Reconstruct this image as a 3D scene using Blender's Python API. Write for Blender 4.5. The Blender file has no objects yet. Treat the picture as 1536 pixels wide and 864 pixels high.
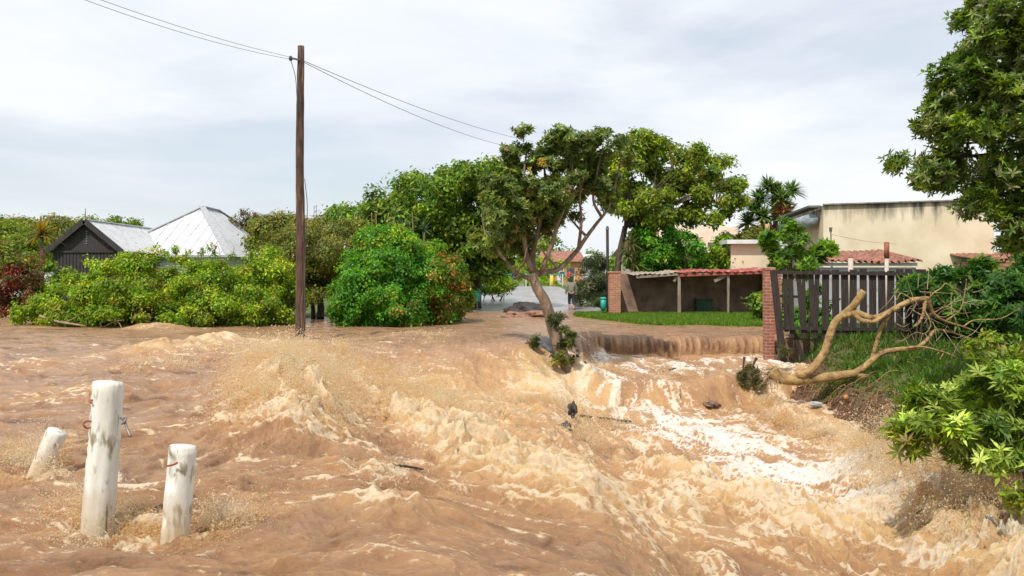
import bpy, bmesh, math, random
import numpy as np
from mathutils import Vector, Matrix

random.seed(7)
rng = np.random.default_rng(11)
scene = bpy.context.scene
col = scene.collection
F = 1400.0          # focal length in photo pixels (photo is 1536 wide)
HZ = 415.0          # horizon row
CAMZ = 1.7

# ------------------------------------------------------------------ camera
cam_d = bpy.data.cameras.new("camera")
cam_d.sensor_width = 36.0
cam_d.lens = 36.0 * F / 1536.0
cam_d.shift_y = -(432.0 - HZ) / 1536.0
cam_d.clip_start = 0.1
cam_d.clip_end = 9000
cam = bpy.data.objects.new("camera", cam_d)
cam.location = (0, 0, CAMZ)
cam.rotation_euler = (math.radians(90), 0, 0)
col.objects.link(cam)
scene.camera = cam

# ------------------------------------------------------------------ light
SUN = Vector((-0.36, -0.78, 1.15)).normalized()
sun_d = bpy.data.lights.new("sun", 'SUN')
sun_d.energy = 3.5
sun_d.angle = math.radians(0.6)
sun_d.color = (1.0, 0.94, 0.84)
sun = bpy.data.objects.new("sun", sun_d)
sun.rotation_euler = SUN.to_track_quat('Z', 'Y').to_euler()
sun.location = (20, -20, 40)
col.objects.link(sun)

world = bpy.data.worlds.new("World")
scene.world = world
world.use_nodes = True
wn = world.node_tree
for n in list(wn.nodes):
    wn.nodes.remove(n)
def WN(t, **k):
    n = wn.nodes.new(t)
    for a, b in k.items():
        setattr(n, a, b)
    return n
wo = WN('ShaderNodeOutputWorld')
bg = WN('ShaderNodeBackground')
bg.inputs['Strength'].default_value = 0.1
sky = WN('ShaderNodeTexSky')
sky.sky_type = 'NISHITA'
sky.sun_disc = False
sky.sun_elevation = math.asin(SUN.z)
sky.sun_rotation = math.atan2(SUN.x, SUN.y)
tc = WN('ShaderNodeTexCoord')
mp = WN('ShaderNodeMapping')
mp.inputs['Scale'].default_value = (1.0, 1.0, 3.6)
mp.inputs['Location'].default_value = (3.3, 0.4, 0.2)
nz = WN('ShaderNodeTexNoise')
nz.inputs['Scale'].default_value = 1.9
nz.inputs['Detail'].default_value = 7
nz.inputs['Roughness'].default_value = 0.52
nz.inputs['Distortion'].default_value = 0.4
rp = WN('ShaderNodeValToRGB')       # how much cloud covers the blue
rp.color_ramp.elements[0].position = 0.38
rp.color_ramp.elements[0].color = (0.62, 0.62, 0.62, 1)
rp.color_ramp.elements[1].position = 0.53
rp.color_ramp.elements[1].color = (1, 1, 1, 1)
nz2 = WN('ShaderNodeTexNoise')
nz2.inputs['Scale'].default_value = 3.4
nz2.inputs['Detail'].default_value = 8
nz2.inputs['Roughness'].default_value = 0.55
nz2.inputs['Distortion'].default_value = 0.5
rp2 = WN('ShaderNodeValToRGB')      # light and dark in the cloud deck
rp2.color_ramp.elements[0].position = 0.33
rp2.color_ramp.elements[0].color = (7.3, 7.75, 8.35, 1)
rp2.color_ramp.elements[1].position = 0.66
rp2.color_ramp.elements[1].color = (8.5, 8.75, 9.0, 1)
mx = WN('ShaderNodeMixRGB')
L = wn.links.new
L(tc.outputs['Generated'], mp.inputs['Vector'])
L(mp.outputs[0], nz.inputs['Vector'])
L(mp.outputs[0], nz2.inputs['Vector'])
L(nz.outputs['Fac'], rp.inputs['Fac'])
L(nz2.outputs['Fac'], rp2.inputs['Fac'])
L(rp.outputs['Color'], mx.inputs['Fac'])
L(sky.outputs[0], mx.inputs['Color1'])
L(rp2.outputs['Color'], mx.inputs['Color2'])
L(mx.outputs[0], bg.inputs['Color'])
L(bg.outputs[0], wo.inputs['Surface'])

scene.view_settings.view_transform = 'Standard'
scene.view_settings.look = 'None'
scene.view_settings.exposure = 0.22
scene.view_settings.gamma = 1.0
scene.render.engine = 'CYCLES'
scene.cycles.max_bounces = 7
scene.cycles.diffuse_bounces = 5
scene.cycles.transparent_max_bounces = 64

# ------------------------------------------------------------------ helpers
def P(px, py, D):
    """photo pixel + distance -> world point"""
    return Vector(((px - 768.0) / F * D, D, CAMZ - (py - HZ) / F * D))

def tag(o, label=None, cat=None, group=None, kind=None):
    if label: o['label'] = label
    if cat: o['category'] = cat
    if group: o['group'] = group
    if kind: o['kind'] = kind
    return o

def empty(name, loc, label, cat, group=None):
    o = bpy.data.objects.new(name, None)
    o.location = loc
    o.empty_display_size = 0.2
    col.objects.link(o)
    return tag(o, label, cat, group)

def link(name, me, m=None, parent=None):
    o = bpy.data.objects.new(name, me)
    if m is not None and len(me.materials) == 0:
        me.materials.append(m)
    col.objects.link(o)
    if parent is not None:
        o.parent = parent
        # geometry is given in world space: undo the parent's offset
        base = parent.location.copy()
        p = parent.parent
        if p is not None and parent.type != 'EMPTY':
            base = Vector((0, 0, 0))
        o.location = -base if parent.type == 'EMPTY' else Vector((0, 0, 0))
    return o

def npmesh(name, V, Q, smooth=True):
    """V (n,3) floats, Q (m,k) indices"""
    V = np.ascontiguousarray(V, dtype=np.float32)
    Q = np.ascontiguousarray(Q, dtype=np.int32)
    me = bpy.data.meshes.new(name)
    k = Q.shape[1]
    me.vertices.add(len(V))
    me.vertices.foreach_set('co', V.ravel())
    me.loops.add(Q.size)
    me.loops.foreach_set('vertex_index', Q.ravel())
    me.polygons.add(len(Q))
    me.polygons.foreach_set('loop_start', np.arange(0, Q.size, k, dtype=np.int32))
    me.polygons.foreach_set('loop_total', np.full(len(Q), k, dtype=np.int32))
    me.polygons.foreach_set('use_smooth', np.full(len(Q), smooth, dtype=bool))
    me.update(calc_edges=True)
    return me

def add_attr(me, name, arr, typ='FLOAT_COLOR'):
    a = me.attributes.new(name, typ, 'POINT')
    arr = np.ascontiguousarray(arr, dtype=np.float32)
    if typ == 'FLOAT_COLOR':
        if arr.shape[1] == 3:
            arr = np.hstack([arr, np.ones((len(arr), 1), np.float32)])
        a.data.foreach_set('color', arr.ravel())
    elif typ == 'FLOAT':
        a.data.foreach_set('value', arr.ravel())
    elif typ == 'FLOAT_VECTOR':
        a.data.foreach_set('vector', arr.ravel())

class MB:
    def __init__(s):
        s.v = []; s.f = []
    def quad(s, *pts):
        i = len(s.v); s.v += [tuple(p) for p in pts]; s.f.append(tuple(range(i, i + len(pts)))); return s
    def box(s, c, size, rot=None, jitter=0.0):
        hx, hy, hz = [a / 2 for a in size]
        i = len(s.v)
        for sx, sy, sz in ((-1,-1,-1),(1,-1,-1),(1,1,-1),(-1,1,-1),(-1,-1,1),(1,-1,1),(1,1,1),(-1,1,1)):
            p = Vector((sx*hx, sy*hy, sz*hz))
            if jitter: p += Vector([random.uniform(-jitter, jitter) for _ in range(3)])
            if rot is not None: p = rot @ p
            s.v.append(tuple(Vector(c) + p))
        for q in ((0,3,2,1),(4,5,6,7),(0,1,5,4),(1,2,6,5),(2,3,7,6),(3,0,4,7)):
            s.f.append(tuple(i + k for k in q))
        return s
    def bar(s, a, b, w, h, up=(0,0,1)):
        a = Vector(a); b = Vector(b); d = (b - a); ln = d.length; d.normalize()
        up = Vector(up)
        if abs(d.dot(up)) > 0.98: up = Vector((0, 1, 0))
        r = d.cross(up).normalized(); u = r.cross(d).normalized()
        m = Matrix((r, d, u)).transposed()
        return s.box((a + b) / 2, (w, ln, h), m)
    def tube(s, pts, rad, n=8, rough=0.0, caps=True):
        pts = [Vector(p) for p in pts]
        if not hasattr(rad, '__len__'): rad = [rad] * len(pts)
        i0 = len(s.v)
        ref = Vector((0.3, 1, 0.2)).normalized()
        for k, p in enumerate(pts):
            d = (pts[min(k+1, len(pts)-1)] - pts[max(k-1, 0)])
            if d.length < 1e-9: d = Vector((0, 0, 1))
            d.normalize()
            r = d.cross(ref)
            if r.length < 1e-3: r = d.cross(Vector((1, 0, 0)))
            r.normalize(); u = r.cross(d).normalized()
            for j in range(n):
                a = 2 * math.pi * j / n
                rr = rad[k] * (1 + random.uniform(-rough, rough))
                s.v.append(tuple(p + (r * math.cos(a) + u * math.sin(a)) * rr))
        for k in range(len(pts) - 1):
            for j in range(n):
                a = i0 + k*n + j; b = i0 + k*n + (j+1) % n
                s.f.append((a, b, b + n, a + n))
        if caps:
            s.f.append(tuple(i0 + j for j in range(n))[::-1])
            e = i0 + (len(pts)-1)*n
            s.f.append(tuple(e + j for j in range(n)))
        return s
    def build(s, name, m, parent=None, smooth=False):
        me = bpy.data.meshes.new(name)
        me.from_pydata(s.v, [], s.f)
        me.polygons.foreach_set('use_smooth', [smooth] * len(me.polygons))
        me.validate()
        bm = bmesh.new(); bm.from_mesh(me)
        bmesh.ops.recalc_face_normals(bm, faces=bm.faces)
        bm.to_mesh(me); bm.free()
        me.update()
        return link(name, me, m, parent)

def spline(pts, n=6):
    """Catmull-Rom through points"""
    pts = [Vector(p) for p in pts]
    if len(pts) < 3:
        return [pts[0].lerp(pts[-1], i / n) for i in range(n + 1)]
    out = []
    ext = [pts[0]*2 - pts[1]] + pts + [pts[-1]*2 - pts[-2]]
    for i in range(1, len(ext) - 2):
        p0, p1, p2, p3 = ext[i-1:i+3]
        for k in range(n):
            t = k / n
            out.append(0.5 * ((2*p1) + (p2-p0)*t + (2*p0-5*p1+4*p2-p3)*t*t + (3*p1-p0-3*p2+p3)*t**3))
    out.append(pts[-1])
    return out

# numpy noise
_perm = np.arange(256); np.random.default_rng(3).shuffle(_perm)
_perm = np.concatenate([_perm, _perm])
_ga = np.random.default_rng(5).uniform(0, 2*np.pi, 256)
_gx = np.cos(_ga).astype(np.float32); _gy = np.sin(_ga).astype(np.float32)
def perlin(x, y, seed=0):
    x = np.asarray(x, np.float64) + seed * 17.37; y = np.asarray(y, np.float64) - seed * 9.91
    xf = np.floor(x); yf = np.floor(y)
    xi = xf.astype(np.int64) & 255; yi = yf.astype(np.int64) & 255
    fx = (x - xf).astype(np.float32); fy = (y - yf).astype(np.float32)
    u = fx*fx*fx*(fx*(fx*6-15)+10); v = fy*fy*fy*(fy*(fy*6-15)+10)
    x1 = (xi + 1) & 255; y1 = (yi + 1) & 255
    def g(ix, iy, dx, dy):
        h = _perm[_perm[ix] + iy]
        return _gx[h]*dx + _gy[h]*dy
    n00 = g(xi, yi, fx, fy); n10 = g(x1, yi, fx-1, fy)
    n01 = g(xi, y1, fx, fy-1); n11 = g(x1, y1, fx-1, fy-1)
    a = n00 + u*(n10-n00); b = n01 + u*(n11-n01)
    return (a + v*(b-a)) * 1.4
def fbm(x, y, o=4, seed=0, gain=0.5, mode=0):
    s = 0; a = 1.0; t = 0; f = 1.0
    for i in range(o):
        n = perlin(x*f, y*f, seed + i)
        if mode == 1: n = 1 - 2*np.abs(n)          # ridged
        elif mode == 2: n = 2*np.abs(n) - 0.4      # billow
        s = s + a*n; t += a; a *= gain; f *= 2.03
    return s / t
def sstep(a, b, x):
    t = np.clip((x - a) / (b - a), 0, 1)
    return t*t*(3-2*t)
def sd_poly(x, y, pts):
    """signed distance to closed polygon, positive inside"""
    d = np.full(x.shape, 1e9); ins = np.zeros(x.shape, bool)
    n = len(pts)
    for i in range(n):
        ax, ay = pts[i]; bx, by = pts[(i+1) % n]
        ex, ey = bx-ax, by-ay
        t = np.clip(((x-ax)*ex + (y-ay)*ey) / (ex*ex+ey*ey), 0, 1)
        d = np.minimum(d, np.hypot(x-ax-t*ex, y-ay-t*ey))
        c = ((ay > y) != (by > y)) & (x < (bx-ax)*(y-ay)/((by-ay) if by != ay else 1e-9) + ax)
        ins ^= c
    return np.where(ins, d, -d)

# ------------------------------------------------------------------ materials
def newmat(name):
    m = bpy.data.materials.new(name); m.use_nodes = True
    nt = m.node_tree
    return m, nt, nt.nodes['Principled BSDF'], nt.nodes['Material Output']
def mat(name, c1, c2=None, rough=0.8, scale=4.0, detail=6, stretch=(1,1,1), bump=0.3, bscale=None, lo=0.35, hi=0.65, metal=0.0, bdist=0.02, c3=None, s3=20):
    m, nt, bs, out = newmat(name)
    c2 = c2 or tuple(min(1, a*1.3) for a in c1)
    tc = nt.nodes.new('ShaderNodeTexCoord'); mp = nt.nodes.new('ShaderNodeMapping')
    mp.inputs['Scale'].default_value = stretch
    nt.links.new(tc.outputs['Object'], mp.inputs['Vector'])
    nz = nt.nodes.new('ShaderNodeTexNoise'); nz.inputs['Scale'].default_value = scale
    nz.inputs['Detail'].default_value = detail; nz.inputs['Roughness'].default_value = 0.6
    nt.links.new(mp.outputs[0], nz.inputs['Vector'])
    r = nt.nodes.new('ShaderNodeValToRGB')
    r.color_ramp.elements[0].position = lo; r.color_ramp.elements[0].color = (*c1, 1)
    r.color_ramp.elements[1].position = hi; r.color_ramp.elements[1].color = (*c2, 1)
    nt.links.new(nz.outputs['Fac'], r.inputs['Fac'])
    cout = r.outputs['Color']
    if c3:
        n3 = nt.nodes.new('ShaderNodeTexNoise'); n3.inputs['Scale'].default_value = s3; n3.inputs['Detail'].default_value = 5
        nt.links.new(mp.outputs[0], n3.inputs['Vector'])
        r3 = nt.nodes.new('ShaderNodeValToRGB'); r3.color_ramp.elements[0].position = 0.56; r3.color_ramp.elements[1].position = 0.68
        nt.links.new(n3.outputs['Fac'], r3.inputs['Fac'])
        mx = nt.nodes.new('ShaderNodeMixRGB'); mx.inputs['Color2'].default_value = (*c3, 1)
        nt.links.new(r3.outputs['Color'], mx.inputs['Fac']); nt.links.new(cout, mx.inputs['Color1'])
        cout = mx.outputs[0]
    nt.links.new(cout, bs.inputs['Base Color'])
    bs.inputs['Roughness'].default_value = rough
    bs.inputs['Metallic'].default_value = metal
    if bump:
        nb = nt.nodes.new('ShaderNodeTexNoise'); nb.inputs['Scale'].default_value = bscale or scale*4
        nb.inputs['Detail'].default_value = 6
        nt.links.new(mp.outputs[0], nb.inputs['Vector'])
        b = nt.nodes.new('ShaderNodeBump'); b.inputs['Strength'].default_value = bump; b.inputs['Distance'].default_value = bdist
        nt.links.new(nb.outputs['Fac'], b.inputs['Height']); nt.links.new(b.outputs[0], bs.inputs['Normal'])
    return m

def leafmat(name, rough=0.45, trans=0.3):
    m, nt, bs, out = newmat(name)
    at = nt.nodes.new('ShaderNodeAttribute'); at.attribute_name = 'col'
    nt.links.new(at.outputs['Color'], bs.inputs['Base Color'])
    bs.inputs['Roughness'].default_value = rough
    bs.inputs['Specular IOR Level'].default_value = 0.35
    tr = nt.nodes.new('ShaderNodeBsdfTranslucent')
    hs = nt.nodes.new('ShaderNodeHueSaturation'); hs.inputs['Saturation'].default_value = 1.1; hs.inputs['Value'].default_value = 1.5
    nt.links.new(at.outputs['Color'], hs.inputs['Color']); nt.links.new(hs.outputs[0], tr.inputs['Color'])
    mix = nt.nodes.new('ShaderNodeMixShader'); mix.inputs[0].default_value = trans
    nt.links.new(bs.outputs[0], mix.inputs[1]); nt.links.new(tr.outputs[0], mix.inputs[2])
    nt.links.new(mix.outputs[0], out.inputs['Surface'])
    return m

def brickmat(name, c1, c2, mortar, sc=1.0):
    m, nt, bs, out = newmat(name)
    tc = nt.nodes.new('ShaderNodeTexCoord'); sp = nt.nodes.new('ShaderNodeSeparateXYZ')
    nt.links.new(tc.outputs['Object'], sp.inputs[0])
    ad = nt.nodes.new('ShaderNodeMath'); ad.operation = 'ADD'
    nt.links.new(sp.outputs[0], ad.inputs[0]); nt.links.new(sp.outputs[1], ad.inputs[1])
    cb = nt.nodes.new('ShaderNodeCombineXYZ')
    nt.links.new(ad.outputs[0], cb.inputs[0]); nt.links.new(sp.outputs[2], cb.inputs[1])
    br = nt.nodes.new('ShaderNodeTexBrick')
    br.inputs['Scale'].default_value = sc
    br.inputs['Brick Width'].default_value = 0.22; br.inputs['Row Height'].default_value = 0.08
    br.inputs['Mortar Size'].default_value = 0.011
    br.inputs['Color1'].default_value = (*c1, 1); br.inputs['Color2'].default_value = (*c2, 1); br.inputs['Mortar'].default_value = (*mortar, 1)
    nt.links.new(cb.outputs[0], br.inputs['Vector'])
    nz = nt.nodes.new('ShaderNodeTexNoise'); nz.inputs['Scale'].default_value = 5; nz.inputs['Detail'].default_value = 6
    nt.links.new(tc.outputs['Object'], nz.inputs['Vector'])
    mr = nt.nodes.new('ShaderNodeMapRange'); mr.inputs['To Min'].default_value = 0.55; mr.inputs['To Max'].default_value = 1.35
    nt.links.new(nz.outputs['Fac'], mr.inputs['Value'])
    mx = nt.nodes.new('ShaderNodeVectorMath'); mx.operation = 'SCALE'
    nt.links.new(br.outputs['Color'], mx.inputs[0]); nt.links.new(mr.outputs[0], mx.inputs['Scale'])
    nt.links.new(mx.outputs[0], bs.inputs['Base Color'])
    bs.inputs['Roughness'].default_value = 0.9
    b = nt.nodes.new('ShaderNodeBump'); b.inputs['Strength'].default_value = 0.8; b.inputs['Distance'].default_value = 0.015; b.invert = True
    nt.links.new(br.outputs['Fac'], b.inputs['Height']); nt.links.new(b.outputs[0], bs.inputs['Normal'])
    return m

M_leaf = leafmat('leaf', trans=0.38)
M_leafgloss = leafmat('glossy_leaf', rough=0.36, trans=0.32)
M_bark = mat('bark', (0.11,0.075,0.05), (0.26,0.18,0.12), scale=9, stretch=(1,1,0.4), bump=0.7, c3=(0.34,0.28,0.21), s3=6)
M_darkbark = mat('dark_bark', (0.035,0.025,0.018), (0.10,0.07,0.045), scale=8, stretch=(1,1,0.3), bump=0.8)
M_palebark = mat('pale_bark', (0.22,0.13,0.045), (0.44,0.29,0.12), scale=6, bump=0.9, bscale=30, c3=(0.10,0.07,0.035), s3=9, bdist=0.03)
M_twig = mat('twig', (0.22,0.15,0.09), (0.38,0.27,0.17), scale=10, bump=0.2)
# ------------------------------------------------------------------ terrain heights (world plan)
LEFTLAND = [(-400,41.5),(-17.5,41.5),(-16.2,33.5),(-7.9,33.3),(-7.4,39),(-6.0,39),(-5.6,33),(-2.6,33.2),(-2.4,36),(-2.7,46),(-2.7,400),(-400,400)]
ROADP = [(-3.2,47),(4.6,47),(4.6,400),(-3.2,400)]
RIGHTLAND = [(6.75,24.6),(6.2,22.4),(5.75,20.3),(6.15,16.5),(5.75,13.0),(5.35,10.0),(4.9,7.0),(4.6,-30),(400,-30),(400,400),(4.4,400),(4.3,46),(2.3,42),(2.3,38.6),(4.2,32.2),(8.2,30.0),(7.6,25.3)]
def roadz(y):
    return 0.10 + 0.62 * sstep(44, 92, y)
def land_h(x, y):
    a = sd_poly(x, y, LEFTLAND); b = sd_poly(x, y, ROADP); c = sd_poly(x, y, RIGHTLAND)
    n = fbm(x*0.35, y*0.35, 4, 50)*0.10
    far = 0.62 * sstep(44, 92, y)
    h = np.full(x.shape, -2.0)
    h = np.maximum(h, -2.0 + (2.12 + far + n*0.6) * sstep(-1.2, 0.9, a))
    h = np.maximum(h, -2.0 + (2.0 + roadz(y)) * sstep(-6.0, 0.5, b))
    wid = np.where(y < 23, 2.0, 0.5)
    top = 0.12 + far + n + np.where(y < 23.5, -0.18 * sstep(24, 14, y), 0) + 0.10*sstep(6.5, 9.5, x)*(y < 24)
    top = top - 0.42*sstep(21.6,20.2,y)*sstep(9,12,y)*(1-sstep(7.2,10.5,x))
    top = np.where((y > 29.0) & (y < 60), 0.09 + far + n*0.25, top)
    lump = fbm(x*1.7, y*1.7, 4, 61, mode=1) * 0.16 * sstep(24.5, 22, y)
    h = np.maximum(h, -2.0 + (2.0 + top + lump) * sstep(-0.7, 1, (c + lump) / wid))
    return h

# ledge the flood pours over: (x, y, drop, width)
LEDGE = [(14,24.9,0.52,0.5),(2.2,25.1,0.52,0.55),(1.2,23.6,0.55,1.0),(0.7,21.6,0.80,1.8),(-1.2,21.3,1.0,3.6),(-3.2,20.6,1.0,3.8),(-4.5,18.4,0.95,2.2),(-3.75,15,0.95,1.9),(-2.2,9.0,0.95,2.2),(-1.0,3.0,0.95,3.0),(-0.5,-6,0.95,3.0)]
def ledge_sd(x, y):
    best = np.full(x.shape, 1e9); sd = np.zeros(x.shape); dr = np.zeros(x.shape); wd = np.zeros(x.shape); W = np.zeros(x.shape)
    for (ax, ay, ad, aw), (bx, by, bd, bw) in zip(LEDGE[:-1], LEDGE[1:]):
        ex, ey = bx-ax, by-ay
        t = np.clip(((x-ax)*ex + (y-ay)*ey)/(ex*ex+ey*ey), 0, 1)
        dx = x-ax-t*ex; dy = y-ay-t*ey
        d = np.hypot(dx, dy)
        cr = ex*dy - ey*dx           # left of direction = low side
        k = d < best
        best = np.where(k, d, best); sd = np.where(k, np.where(cr > 0, d, -d), sd)
        w = 1/(d + 0.15)**4
        dr += w*(ad + t*(bd-ad)); wd += w*(aw + t*(bw-aw)); W += w
    return sd, dr/W, wd/W
def water_base(x, y):
    wx = x + fbm(x*0.5, y*0.5, 3, 70)*0.35; wy = y + fbm(x*0.5, y*0.5, 3, 74)*0.35
    sd, dr, wd = ledge_sd(wx, wy)
    near_ = (x+3.0)*0.581 + (y-8.5)*0.814           # metres beyond the near edge of the basin
    t = sstep(0, 1, sd / wd) * sstep(-4.5, 9.5, near_)
    h = 0.10 - 0.07*sstep(24, 34, y) - dr*t
    # the swell just before the hump, where the stream piles up
    h += 0.20*np.exp(-((x+1.3)/2.3)**2 - ((y-22.6)/1.6)**2)
    h -= 0.34*np.exp(-((x-1.05)/0.55)**2 - ((y-21.1)/0.8)**2)
    # second step below the waterfall
    l2 = 20.9 + 0.35*np.sin(x*1.3) + 0.5*perlin(x*0.9, y*0.9, 80)
    s2 = sstep(0, 0.75, l2 - y) * sstep(0.5, 1.6, x)
    h -= 0.50*s2
    h -= 0.16*sstep(18, 9, y)*sstep(0.5, 4, x)
    return h, sd, dr, wd, s2

def gauss(x, y, cx, cy, rx, ry, a=0.0):
    ca, sa = math.cos(a), math.sin(a)
    dx, dy = x-cx, y-cy
    u = (dx*ca + dy*sa)/rx; v = (-dx*sa + dy*ca)/ry
    return np.exp(-(u*u + v*v))
def G(px, py, z=0.05):
    D = (CAMZ - z) * F / (py - HZ)
    return ((px-768)/F*D, D)

# ------------------------------------------------------------------ flood water
tmin, tmax, NC = (-420-768)/F, (1860-768)/F, 1250
Ds = [2.6]
while Ds[-1] < 52:
    D = Ds[-1]
    Ds.append(D + min(max(0.42*D*D/1586.0, 0.012), 0.058 if D < 27 else 0.17))
Ds = np.array(Ds)
T = np.linspace(tmin, tmax, NC)
Y, TT = np.meshgrid(Ds, T, indexing='ij')
X = TT * Y
Hb, SD, DR, WD, S2 = water_base(X, Y)
fade = lambda f: np.clip(1.4 - f*np.maximum(Y/933.0*3, Y*Y/1586.0*1.3), 0, 1)   # drop waves finer than the mesh
low = sstep(0, 1, SD/WD)*sstep(-2.0, 7.5, (X+3.0)*0.581 + (Y-8.5)*0.814)                                  # 1 in the low, wild channel
chan = low * sstep(27, 24, Y)
# flow angle: left field runs to the right, channel runs towards the viewer and right
ang = np.radians(-12) + (np.radians(-72)-np.radians(-12))*sstep(-3.5, 2.5, X + (Y-12)*0.1)
ang = np.where(Y > 27, np.radians(-80), ang)
ca, sa = math.cos(math.radians(-25)), math.sin(math.radians(-25))
wx = fbm(X*0.3, Y*0.3, 3, 1)*1.3; wy = fbm(X*0.3, Y*0.3, 3, 4)*1.3
def rot(a): 
    c, s = math.cos(a), math.sin(a)
    return (X+wx)*c + (Y+wy)*s, -(X+wx)*s + (Y+wy)*c
u1, v1 = rot(math.radians(-10)); u2, v2 = rot(math.radians(-68))
wch = sstep(-2.0, 2.0, X - 0.12*(12-Y)) * sstep(30, 24, Y)
def aniso(f, su, sv, o, seed, mode=0, gain=0.5):
    a = f(u1*su, v1*sv, o, seed, gain, mode); b = f(u2*su, v2*sv, o, seed+7, gain, mode)
    return a + (b-a)*wch
# --- wildness
spots = [  # px, py, z, rx, ry, height, roughness
 (232,540,0.05,0.9,1.3,0.26), (325,527,0.05,1.2,1.3,0.20), (150,600,0.1,0.9,0.8,0.05),
 (640,505,0.15,1.0,1.0,0.10), (520,600,-0.1,0.7,1.6,0.0), (1000,770,-1.0,0.8,0.5,0.10),
 (560,735,0.0,0.5,0.35,0.09), (790,760,-0.3,0.6,0.4,0.09), (600,800,0.0,0.5,0.3,0.06), (1040,690,-1.0,0.8,0.6,0.12),
 (1180,745,-1.1,0.7,0.6,0.12), (720,640,-0.9,0.8,0.8,0.15), (850,590,-0.9,1.0,1.0,0.15),
 (240,495,0.05,1.0,0.8,0.14),(60,560,0.05,1.4,1.0,0.05),(1290,790,-1.1,0.6,0.5,0.16)]
bumps = np.zeros(X.shape); foamspot = np.zeros(X.shape)
for px, py, z, rx, ry, hh in spots:
    cx, cy = G(px, py, z)
    g = gauss(X, Y, cx, cy, rx, ry)
    bumps += hh*g; foamspot += g*min(1, hh*6)
# spray ridge where the flood jumps the wall by the pole
def seg_ridge(pts, wdt):
    best = np.full(X.shape, 9e9); tt = np.zeros(X.shape)
    Xw = X + 0.30*fbm(X*1.3, Y*1.3, 3, 91); Yw = Y + 0.45*fbm(X*1.1, Y*0.8, 3, 94)
    for (ax, ay, ah), (bx, by, bh) in zip(pts[:-1], pts[1:]):
        ex, ey = bx-ax, by-ay
        t = np.clip(((Xw-ax)*ex + (Yw-ay)*ey)/(ex*ex+ey*ey), 0, 1)
        d = np.hypot(Xw-ax-t*ex, (Yw-ay-t*ey)*0.8)
        k = d < best; best = np.where(k, d, best); tt = np.where(k, ah+(bh-ah)*t, tt)
    return np.exp(-(best/wdt)**2)*tt
crestA = seg_ridge([(-4.75,18.3,0.3),(-4.2,17.4,0.55),(-3.3,16.3,0.75),(-2.4,15.3,0.72),(-1.6,14.6,0.5)], 0.75)
crestB = seg_ridge([(-3.5,13.6,0.45),(-2.95,12.0,0.70),(-2.5,10.4,0.85),(-2.1,9.0,0.5)], 0.60)
crestC = seg_ridge([(-2.3,12.6,0.5),(-1.3,11.6,0.6),(-0.6,10.9,0.4)], 0.45)
ridge = np.clip(np.maximum(np.maximum(crestA, crestB), crestC), 0, 1.0)*(0.92 + 0.40*perlin(X*1.9, Y*1.4, 90))
foot = np.exp(-((SD-WD*1.0)/0.9)**2) * (X < 2.4) * sstep(6.0, 9.0, Y) * (X > -6)
bankd = sd_poly(X, Y, RIGHTLAND)
bank = np.exp(-((bankd+0.75)/0.55)**2) * sstep(15.5, 11.5, Y) * sstep(4.5, 7.5, Y)
bank2 = np.exp(-((bankd+0.35)/0.35)**2) * sstep(21.5, 19.5, Y) * sstep(10, 13, Y)
postg = 0
for px, py, z in ((70,715,0.1),(150,800,0.1),(268,815,0.06),(205,800,0.08)):
    cx, cy = G(px, py, z)
    postg = postg + gauss(X, Y, cx, cy, 0.26, 0.22)
wild = np.clip(0.36 + 0.62*chan + 0.7*foamspot + 0.8*ridge + 0.6*foot + 0.7*bank + 0.5*bank2 + 0.6*postg, 0, 1.6)
calm = sstep(30, 36, Y)
wild *= (1 - 0.75*calm)
fallface = (low*(1-low)*4) * (X > 1.6) * (Y > 22)
wild *= (1 - 0.75*fallface)
# --- waves
w = (0.15*wild + 0.07*(1-calm))*aniso(fbm, 0.45, 0.7, 2, 10)*fade(0.9)
calmsp = 1 - 0.55*np.clip(0.55*ridge + 0.9*bank + 0.5*bank2, 0, 1)
w += 0.155*wild*calmsp*aniso(fbm, 1.1, 1.7, 2, 20, mode=1)*fade(2)
w += 0.105*wild*calmsp*aniso(fbm, 2.3, 3.3, 2, 30, mode=1)*fade(4)
w += 0.055*np.maximum(wild-0.08,0.1)*calmsp*aniso(fbm, 5, 7.5, 2, 40, mode=1)*fade(9)
w += 0.018*(wild+0.10)*aniso(fbm, 12, 19, 2, 45)*fade(20)
w += (0.030*aniso(fbm, 0.7, 2.2, 3, 47) + 0.014*aniso(fbm, 2.0, 6.0, 2, 49))*(1-0.5*calm)*fade(2)
splash = np.clip(ridge*1.05 + 0.5*foot + 0.9*bank + 0.5*bank2 + 0.35*postg, 0, 1.5)
bil2 = fbm(X*6.5+wx*2, Y*6.5+wy*2, 3, 57, 0.6, 2)*fade(9)
bil = fbm(X*2.6+wx, Y*2.6+wy, 4, 52, 0.6, 2)*fade(4)
w += splash*(0.06 + 0.30*bil + 0.12*bil2)
Zw = Hb + 0.035*np.clip(0.6*chan+1.5*splash-0.1,0,1.4)*fbm(X*13+wx*3, Y*13+wy*3, 3, 59, 0.65, 2)*fade(13) + w + bumps*(0.8+0.5*perlin(X*2.5, Y*2.5, 55)) + ridge*0.42 + bank*0.50 + bank2*0.10 - postg*0.12 - 0.10*gauss(X, Y, G(66,712,0.1)[0], G(66,712,0.1)[1]-0.3, 0.5, 0.6)
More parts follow.
